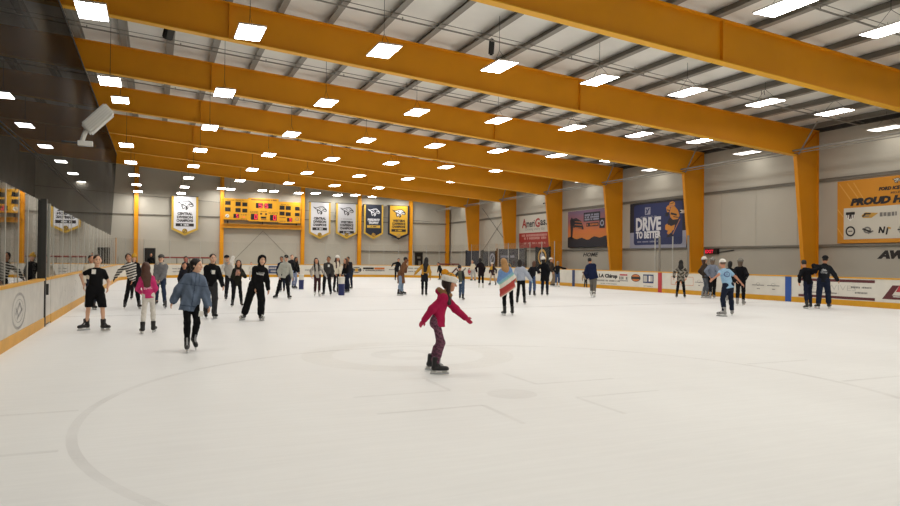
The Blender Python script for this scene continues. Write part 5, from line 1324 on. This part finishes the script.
person('man in grey fur-hooded coat and cap, jeans, hands together', [(156, 304), (165, 308)], (161.3, 254.8), -18, ((156.8, 281.5, -.22), (159.4, 281.8, -.22)), skin=SKIN1, top=('coat', '#77777a', .058), hem=.24, hood='down_fur', extra=dict(fur='#B8AFA2'),
       bottom=('jeans', '#27324a', .016), hair=('short', '#2d211b'), hat=('cap', '#5c5a58', '#2a2a2c'))
person('person in black standing in the far doorway behind the glass', [(149, 276.5), (152.7, 276.5)], (151, 253.2), 10, skin=SKIN2, top=('jacket', '#131314', .035), bottom=('trousers', '#141416', .02), hair=('short', '#15110f'))
person('woman in blue denim jacket and black leggings skating toward the camera, looking aside', [(187, 351.5), (193.3, 349)], (196.3, 258.8), 12, ((168.5, 308.5), (209.5, 311)), toes=(0, 15), look=58, lift=(0, .10), female=True, skin=SKIN1,
       top=('jacket', '#4d5f7b', .062), hem=.22, bottom=('leggings', '#131315', .010), hair=('pony', '#17110f'), pattern=denim('#67758a', '#4c596d'), badge=(200.3, 313.5), skates='silver')
person('woman with dark hair and reddish face behind the denim jacket woman', [(184, 297), (189, 297)], (186, 256.3), 0, skin='#B9705C', female=True, top=('jacket', '#1b1a1e', .03), hair=('bob', '#17110f'))
person('child in dark jacket between the grey coat man and denim jacket woman', [(181.5, 304), (186.5, 304)], (184.3, 262.3), 5, kid=True, skin=SKIN2, top=('jacket', '#23232a', .03), hair=('short', '#1c1513'), bottom=('trousers', '#1a1a1e', .016))
person('young man in black hoodie with white chest badge and charcoal trousers', [(205.7, 317.3), (214.5, 318)], (213, 254), 12, ((207.5, 294), (225.2, 294.5, -.1)), skin=SKIN1, top=('hoodie', '#151517', .036), bottom=('trousers', '#38383a', .026), hair=('short', '#33221a'), badge=(212.5, 272),
       paints_top=lambda pel, nb, r3, f3, up: [box_paint(nb-up*.17, r3, up, f3, .05, .04, '#8b8f94')])
person('man in grey sweatshirt and dark cap with one white sleeve raised to his head', [(225.7, 300), (233, 299)], (226.8, 255.4), 5, ((218.5, 281), (229.6, 261.5, -.12)), lift=(0, .12), skin=SKIN1, top=('hoodie', '#A9A59E', .034), bottom=('trousers', '#1b1b1f', .02), hair=('short', '#2b1f1a'), hat=('cap', '#26262a'), badge=None,
       extra=dict(sleeve_col='#D9D5CD'))
person('woman in dark olive top clasping a floral scarf at her chest', [(232, 306.5), (241.7, 305.5)], (238.6, 260), 0, ((237.2, 273.5, -.24), (240.4, 273.5, -.24)), skin=SKIN2, female=True, top=('jacket', '#26261f', .034), hem=.16, bottom=('leggings', '#17171a', .012), hair=('long', '#17110f', .28),
       paints_top=lambda pel, nb, r3, f3, up: [(lambda P: (((P-nb+up*.16) @ f3) > .03) & (np.abs((P-nb) @ r3) < .085) & (np.abs((P-nb+up*.17) @ up) < .12) & (np.sin(P[:, 0]*110)*np.sin(P[:, 2]*120) > -.25), '#C79A8E')])
person('hooded person in black hoodie with white lettering and wide black trousers, legs apart', [(242.8, 319.3), (261.3, 320)], (262.3, 255.6), 14, ((255, 293.5, -.1), (268.6, 292.5)), toes=(-28, 22), skin=SKIN1, hood='up', top=('hoodie', '#121214', .036), hem=.15, bottom=('wide', '#141416', .042), hair=('none', '#1a1412'), skates='blackwhite', pelx=4,
       paints_top=lambda pel, nb, r3, f3, up: [box_paint(nb-up*.20, r3, up, f3, .105, .022, '#C9C7C4', inner=lambda a, b: np.sin(a*190) > -.55), box_paint(nb-up*.155, r3, up, f3, .07, .010, '#A9A8A6', inner=lambda a, b: np.sin(a*240) > -.3), box_paint(nb-up*.15+r3*-.09, r3, up, f3, .015, .015, '#b9b8b6')])
person('small child in white against the far boards behind the hooded skater', [(249.7, 279.5), (252.7, 279.5)], (251.3, 262.3), 0, kid=True, skin='#D99F86', top=('jacket', '#D6D1C6', .035), bottom=('trousers', '#B9B3A8', .02), hair=('short', '#6b4a33'))
# --- middle left group
person('person in pale grey hoodie with hood over black cap and black jeans, legs apart', [(275.8, 297.5), (289.2, 298.5)], (286.2, 255.4), 12, ((279.3, 278, -.12), (293.6, 283)), toes=(-35, 25), skin=SKIN1, hood='up', top=('hoodie', '#AAAAA0', .042), hem=.14, bottom=('jeans', '#17171b', .018), hair=('none', '#1a1412'), hat=('cap', '#1a1a1d'), pelx=1.5,
       paints_top=lambda pel, nb, r3, f3, up: [box_paint(nb-up*.17, r3, up, f3, .05, .012, '#8f8f88')])
person('dark-haired person in navy jacket hidden behind the grey hoodie skater', [(280.5, 291), (284, 291)], (281.6, 256.4), -10, skin=SKIN3, top=('jacket', '#1e2136', .03), hair=('short', '#19120f'))
person('brown-haired man in dark top standing behind the woman in blue jeans', [(289.8, 285), (292.6, 285)], (292.0, 254.8), 10, skin=SKIN1, top=('sweater', '#26252b', .025), hair=('short', '#6a4a34'))
person('woman in black top and light blue jeans leaning on a bucket skating aid', [(292.8, 288.0), (295.2, 288.2)], (296.2, 257), 28, ((298.6, 273.2, -.1), (299.2, 273.2, .08)), skin=SKIN3, female=True, top=('jacket', '#141416', .03), bottom=('jeans', '#8590ad', .016), hair=('long', '#15100e', .3))
person('woman with long black wavy hair, pale cardigan and white skates', [(314.8, 295.5), (319.3, 295.5)], (316.2, 257.9), 5, ((311.4, 277.5), (327.6, 278.3)), skin=SKIN2, female=True, skates='white', glove=(None, '#CFCFD2'), top=('cardigan', '#B9B2A9', .028), hem=.14, bottom=('leggings', '#3a2226', .012), hair=('long', '#130f0e', .40),
       pattern=lambda P, col, pel, nb, r3, f3, up: np.where(((np.abs((P-pel)@r3) > .045) & (np.sin((P-pel)@r3*70) > .2))[:, None], np.array([lin('#8d8780')]), col))
person('man in charcoal jacket with white badge holding the cardigan woman by the hand', [(323.3, 294.5), (330.8, 294.5)], (328.8, 256.5), -12, ((325.6, 279), (332.4, 278)), skin=SKIN3, top=('jacket', '#3b3937', .036), hem=.14, bottom=('jeans', '#19191d', .018), hair=('short', '#15100e'), badge=(329.4, 265.8))
person('woman in white knit hat and cream jacket with long brown hair', [(334, 291.5), (338.2, 292.5)], (337.5, 255.9), 30, ((335.5, 275, -.2), (340.6, 275, -.2)), skin=SKIN2, female=True, top=('jacket', '#D9D0BC', .042), hem=.08, bottom=('leggings', '#1c1a1e', .012), hair=('long', '#3d211a', .36), hat=('beanie', '#E6E2DA', None))
person('woman with brown hair in black top bending over the front bucket skating aid', [(345.6, 292), (347.9, 292)], (345.6, 258.4), -50, ((341.0, 278, -.1), (343, 278, .1)), skin=SKIN2, female=True, top=('sweater', '#151518', .022), bottom=('leggings', '#1d2233', .014), hair=('long', '#4a3020', .22), paints_top=lambda pel, nb, r3, f3, up: [(lambda P: np.abs((P-pel)@up+.02) < .03, '#6f7377')])
person('dark-haired person in dark grey jacket behind the woman at the front bucket', [(348.6, 288.3), (351.5, 288.3)], (348, 256.8), -30, ((345.5, 273), (350.4, 278)), skin=SKIN3, top=('jacket', '#26242a', .035), hair=('short', '#14100e'))
# --- centre
person('skater in black at the far boards with one arm stretched out', [(395.3, 279.8), (398, 279.8)], (398.7, 258.2), 15, ((391, 266.8), (400.5, 270)), skin=SKIN2, top=('jacket', '#17171a', .03), bottom=('leggings', '#17171a', .016), hair=('short', '#19120f'))
person('man in long brown coat and pale jeans looking at his phone', [(399.2, 294.7), (402.3, 294)], (404.2, 257.1), 75, ((406.8, 268.3, -.08), (407.2, 267.8, .06)), skin=SKIN4, top=('coat', '#6b4a33', .04), hem=.46, bottom=('jeans', '#7f93aa', .016), hair=('short', '#14100e'), bow=.06)
person('woman in mustard top and black skirt with long black hair, one arm out', [(426.2, 295.3), (422.4, 295.3)], (426.4, 257.4), 178, ((430.4, 279), (413.8, 275.2)), skin=SKIN2, female=True, top=('sweater', '#B98A35', .028), hem=.02, skirt=('#1d1e23', .36), bottom=('leggings', '#131316', .01), hair=('long', '#120e0d', .34, 'back'))
person('small stooping skater in black near the far boards behind the pink coat girl', [(439.6, 279.3), (442.4, 279.3)], (439.6, 262.4), -50, ((437.4, 272.5), (438.8, 273)), kid=True, bow=.12, skin=SKIN2, top=('jacket', '#18181b', .035), bottom=('trousers', '#1a1a1d', .02), hair=('short', '#15100e'))
person('child in olive vest with white hem and jeans just beyond the pink coat girl', [(463, 299.2), (460, 298)], (459.6, 264.8), 168, ((463.8, 283.5), (456.3, 282)), kid=True, skin=SKIN2, top=('vest', '#56574a', .035), hem=.16, bottom=('jeans', '#3f5068', .02), hair=('short', '#19120f'),
       paints_top=lambda pel, nb, r3, f3, up: [(lambda P: ((P-pel)@up < -.075) & (np.abs((P-pel)@r3) < .22), '#D9D6CF')], extra=dict(sleeve_col='#2c2d2f'))
person('girl in magenta hooded coat and white-brimmed yellow pom-pom hat gliding with arms out', [(437.5, 373.5), (432, 369.5)], (449.0, 275.2), 82, ((419.8, 324.5, -.10), (470.3, 323, .12)), toes=(86, 80), crouch=.02, pelx=1.0, look=86, kid=True, female=True, skin='#C98F72', glove=('#B32549', '#B32549'),
       top=('coat', '#A81F4A', .036), hem=.15, bottom=('printed', '#6d4358', .010), hair=('long', '#2a1814', .20, 'front'), hood='down_fur', extra=dict(fur='#8E6A48', hood_back=.08), skates='silver', wob=.003,
       hat=('beanie', '#C98F2B', '#E39A2A', '#E5E0D8', lambda P, c: np.where(((np.sin(P[:, 0]*60)*np.sin(P[:, 2]*70+P[:, 1]*40) > .35) & (c[:, 2] < .3))[:, None], np.array([lin('#7d6a33')]), c)))
person('person in cream jacket and grey trousers at the far right boards', [(471.6, 280), (475.2, 280)], (472.4, 260.6), -30, ((470, 271), (475.2, 271)), skin=SKIN2, female=True, top=('jacket', '#D7CDB6', .04), hem=.08, bottom=('wide', '#A9A8A5', .035), hair=('short', '#b9a184'))
person('woman in long black coat and white skates, back turned, near the far right corner', [(483, 287.3), (478.8, 287.3)], (480, 258), 178, ((484.4, 273), (476.6, 273)), female=True, skates='white', skin=SKIN2, top=('coat', '#1d1517', .03), hem=.28, bottom=('leggings', '#131316', .012), hair=('bob', '#120e0d'))
person('skater with mustard scarf, pale cap and dark brown jacket by the far right corner', [(489.7, 284.5), (495.8, 284.5)], (492.2, 262.7), -25, ((489.3, 273.5, -.1), (496.4, 274)), kid=False, skin=SKIN2, female=True, top=('jacket', '#33272a', .04), hem=.2, bottom=('leggings', '#b09a86', .012), hair=('bob', '#1d1512'), hat=('beanie', '#D8D2C4', None),
       paints_top=lambda pel, nb, r3, f3, up: [(lambda P: ((P-nb)@f3 > -.02) & ((P-nb)@up > -.24) & ((P-nb)@r3 > -.05), '#C79A35')])
# serape poncho
def serape(c):
    s, cc, nb, pel, r3, f3, up = c['s'], c['cc'], c['nb'], c['pel'], c['r3'], c['f3'], c['up']
    F = Field(); q = nb-up*.09
    F.rc(q-r3*.10, q+r3*.10, .085, .085, '#5d7fae', None, 1, .08); F.rc(q-up*.06, pel-up*.36-r3*.04, .16, .27, '#5d7fae', f3, .78, .08)
    F.rc(q-r3*.12-up*.08, pel-r3*.24-up*.34, .10, .13, '#5d7fae', None, 1, .08)
    for i in (0, 1): F.rc(c['SH'][i], c['EL'][i], .085, .085, '#5d7fae', None, 1, .08); F.rc(c['EL'][i], c['WR'][i], .08, .07, '#5d7fae', None, 1, .08)
    F.cut(pel-up*.24, -up+r3*.38)
    def pat(P, col):
        t = -((P-nb)@nrm(up-r3*.38))
        bands = [(.0, '#6C8CBB'), (.22, '#7FA9BE'), (.29, '#8FC0B4'), (.33, '#D8D3C6'), (.45, '#A9453F'), (.61, '#B9645C'), (.66, '#D8CFC0')]
        o = np.zeros((len(P), 3)); o[:] = lin('#7C93B8')
        for a, h in bands: o[t > a] = lin(h)
        return o
    F.mesh('poncho', cc, M_CLOTH, c['root'], s, pattern=pat, wob=.005)
person('blonde woman wrapped in a striped blue, white and red poncho, seen from behind', [(512.2, 314.3), (504, 314.8)], (503.6, 258.4), -165, ((508.5, 284, .2), (502, 284, .2)), female=True, skin=SKIN1, top=('sweater', '#b98f86', .02), bottom=('leggings', '#121214', .008), hair=('long', '#A67C4B', .16, 'back'), extra=dict(after=serape), skates='blackwhite')
person('dark-haired woman in pale blue-grey jacket and black shorts over leggings, back turned', [(524.7, 303.6), (517, 303)], (519.7, 259.4), 176, ((533, 282.8), (513.6, 283.5)), female=True, skin=SKIN2, glove=('#8FB3C9', None), top=('jacket', '#A3AAB8', .052), hem=.05, skirt=('#141417', .17), bottom=('leggings', '#131315', .010), hair=('bob', '#15100f'))
person('brown-haired person in black top and blue jeans left of the white-hatted skater', [(534.5, 295.4), (529.8, 295.4)], (534.2, 260.8), 172, ((538.8, 274), (530.2, 277)), female=True, skin=SKIN2, top=('jacket', '#1a1b20', .032), bottom=('jeans', '#46587a', .018), hair=('bob', '#5a3c2a'))
person('tall skater in long black coat and white knit hat, back turned', [(547.4, 295.2), (542, 295.2)], (543.3, 257.2), 178, ((548.6, 277), (539.2, 274.2)), skin=SKIN2, top=('coat', '#131418', .034), hem=.30, bottom=('jeans', '#1a2030', .016), hair=('bob', '#1d1512'), hat=('beanie', '#DDD9D0', None), skates='silver')
person('man in white cap, brown jacket and khaki trousers near the bench end', [(551.8, 285.5), (554.2, 285.5)], (550.8, 257.8), 95, skin=SKIN2, top=('jacket', '#40362d', .035), bottom=('trousers', '#8f7d66', .024), hair=('short', '#2b1f1a'), hat=('cap', '#D9D6CE'))
person('person in black jacket, jeans and white skates reaching an arm along the boards', [(558.8, 286.2), (555.8, 286.2)], (558, 261.2), 168, ((566.8, 268.8), (555, 273)), female=True, skates='white', skin=SKIN2, top=('jacket', '#17181c', .034), bottom=('jeans', '#3d4d6c', .018), hair=('bob', '#8a7358'))
person('man in navy padded jacket and grey trousers, back turned, skating away alone', [(594.2, 296.6), (591.4, 296.4)], (589.6, 257.8), 172, ((593, 279, .22), (587.3, 279, .22)), skates='white', skin=SKIN2, top=('jacket', '#1c2440', .075), hem=.17, bottom=('trousers', '#6b665f', .022), hair=('short', '#15110f'))
person('small child in beige jacket half hidden behind the navy padded jacket man', [(586.8, 287), (584.3, 287)], (583.2, 271.5), 170, kid=True, skin=SKIN1, top=('jacket', '#A8977F', .035), bottom=('trousers', '#2a2a2e', .02), hair=('short', '#8a6a4a'))
# --- right group
person('woman in camouflage jacket with black hair, back turned, by the right boards', [(684.8, 297.3), (676.5, 297.3)], (681, 260), 178, ((686.6, 278), (673.4, 278.5)), female=True, skin=SKIN2, top=('jacket', '#6f6a60', .042), hem=.20, bottom=('leggings', '#131316', .012), hair=('long', '#120e0d', .17, 'back'), pattern=blotch('#7a756a', '#3f3b35', '#9a9488', 34))
person('woman in white knit hat, brown jacket and grey jeans at the right boards', [(707, 297.2), (703.2, 297.0)], (704.4, 257.2), 120, ((706.5, 276), (703.8, 277)), female=True, skin=SKIN1, skates='grey', top=('jacket', '#3c332b', .036), hem=.12, bottom=('jeans', '#5b6068', .016), hair=('bob', '#4a3226'), hat=('beanie', '#E3DFD6', None))
person('person in grey-blue jacket and grey knit hat leaning at the right boards', [(714, 297.4), (710.4, 297.8)], (712.6, 258), 172, ((716.0, 276, -.1), (709, 277, -.1)), skin=SKIN2, skates='grey', top=('jacket', '#7c8392', .042), hem=.08, bottom=('trousers', '#17171a', .022), hair=('bob', '#6b5a4a'), hat=('beanie', '#8d8a84', None))
person('man in light blue T-shirt with round back print and white cap, arms spread', [(732.2, 314.8), (723, 315.6)], (724.2, 259.6), -150, ((745.6, 287), (711.6, 280.3)), toes=(175, -95), bow=.08, skin='#C98E72', skates='grey', top=('tee', '#93B7D3', .030), sleeve='short', hem=.14, bottom=('jeans', '#1c2233', .022), hair=('short', '#6a4f3c'), hat=('cap_back', '#E4E1DA'),
       paints_top=lambda pel, nb, r3, f3, up: [(lambda P: ((P-nb)@f3 < 0) & (np.abs(np.hypot((P-nb)@r3, ((P-nb)@up+.19)*1.15)-.088) < .020), '#5c6f96'), (lambda P: ((P-nb)@f3 < 0) & (np.hypot((P-nb)@r3, ((P-nb)@up+.19)*1.15) < .045) & (np.sin((P-nb)@r3*160) > -.2), '#66799e')])
person('black-haired person in black jacket behind the light blue T-shirt man', [(730.8, 301.2), (726.9, 301.2)], (730.2, 261.2), 176, female=True, skin=SKIN2, top=('jacket', '#141417', .034), bottom=('leggings', '#141417', .014), hair=('bob', '#0f0c0b'), skates='grey')
person('person in black jacket and grey knit hat right of the light blue T-shirt man', [(743.6, 304.4), (737.2, 304.8)], (740.4, 258.8), 170, ((745, 281, -.1), (736.4, 282, -.1)), skin=SKIN2, skates='grey', top=('jacket', '#141418', .045), hem=.14, bottom=('leggings', '#151519', .016), hair=('bob', '#5a4a3c'), hat=('beanie', '#7d7a73', None))
person('shorter skater of the hand-holding couple in black top and dark jeans', [(810.4, 307.4), (806.4, 308.2)], (803.8, 260), -158, ((813.2, 275), (799, 284)), female=True, skin=SKIN2, skates='blackwhite', top=('jacket', '#131317', .032), hem=.10, bottom=('jeans', '#1a2033', .014), hair=('short', '#15100e'), pelx=-.6)
person('taller man of the couple in dark hoodie with white back print and black cap', [(829.2, 307.6), (817.6, 307.6)], (825.2, 255.9), 176, ((839.2, 282.4), (814.2, 274)), toes=(165, -150), skin=SKIN2, skates='blackwhite', top=('hoodie', '#1f2126', .040), hem=.10, bottom=('wide', '#20273a', .034), hair=('short', '#17110f'), hat=('cap', '#1a1a1d'),
       paints_top=lambda pel, nb, r3, f3, up: [box_paint(nb-up*.17, r3, up, -f3, .085, .03, '#B9BABC', inner=lambda a, b: (np.abs(a) < .05) | (b < .005)), box_paint(nb-up*.25, r3, up, -f3, .10, .035, '#A9ABAE', inner=lambda a, b: np.sin(b*190) > -.3)])
# ================================================================== CAMERA, WORLD
cam = bpy.data.cameras.new('camera'); cam.sensor_width = 36; cam.lens = FOC/900*36; cam.clip_end = 300
co = bpy.data.objects.new('camera', cam); C.objects.link(co)
mw = Matrix(((RGT[0], UPV[0], -FWD[0], 0), (RGT[1], UPV[1], -FWD[1], 0), (RGT[2], UPV[2], -FWD[2], CAMZ), (0, 0, 0, 1)))
co.matrix_world = mw
bpy.context.scene.camera = co
# lamps over the end of the hall behind the camera (same fixtures, same grid)
def lamp(x, y, z):
    l = bpy.data.lights.new('bay_lamp', 'AREA'); l.shape = 'RECTANGLE'; l.size = .67; l.size_y = 1.27; l.color = (1.0, .955, .87); l.energy = LIGHT*PI*.67*1.27
    o = bpy.data.objects.new('bay_lamp', l); C.objects.link(o); o.location = (x, y, z)
for r in (-2, -1, 0):
    for k in range(8):
        if r == 0 and k in (3, 4, 5, 6): continue
        lamp(lx(k), ly(r), LZ)
w = bpy.data.worlds.new('World'); bpy.context.scene.world = w; w.use_nodes = True
bg = w.node_tree.nodes['Background']; bg.inputs['Color'].default_value = (.9, .88, .84, 1); bg.inputs['Strength'].default_value = .3
sc = bpy.context.scene
sc.view_settings.view_transform = 'Standard'; sc.view_settings.look = 'None'; sc.view_settings.exposure = EXPO
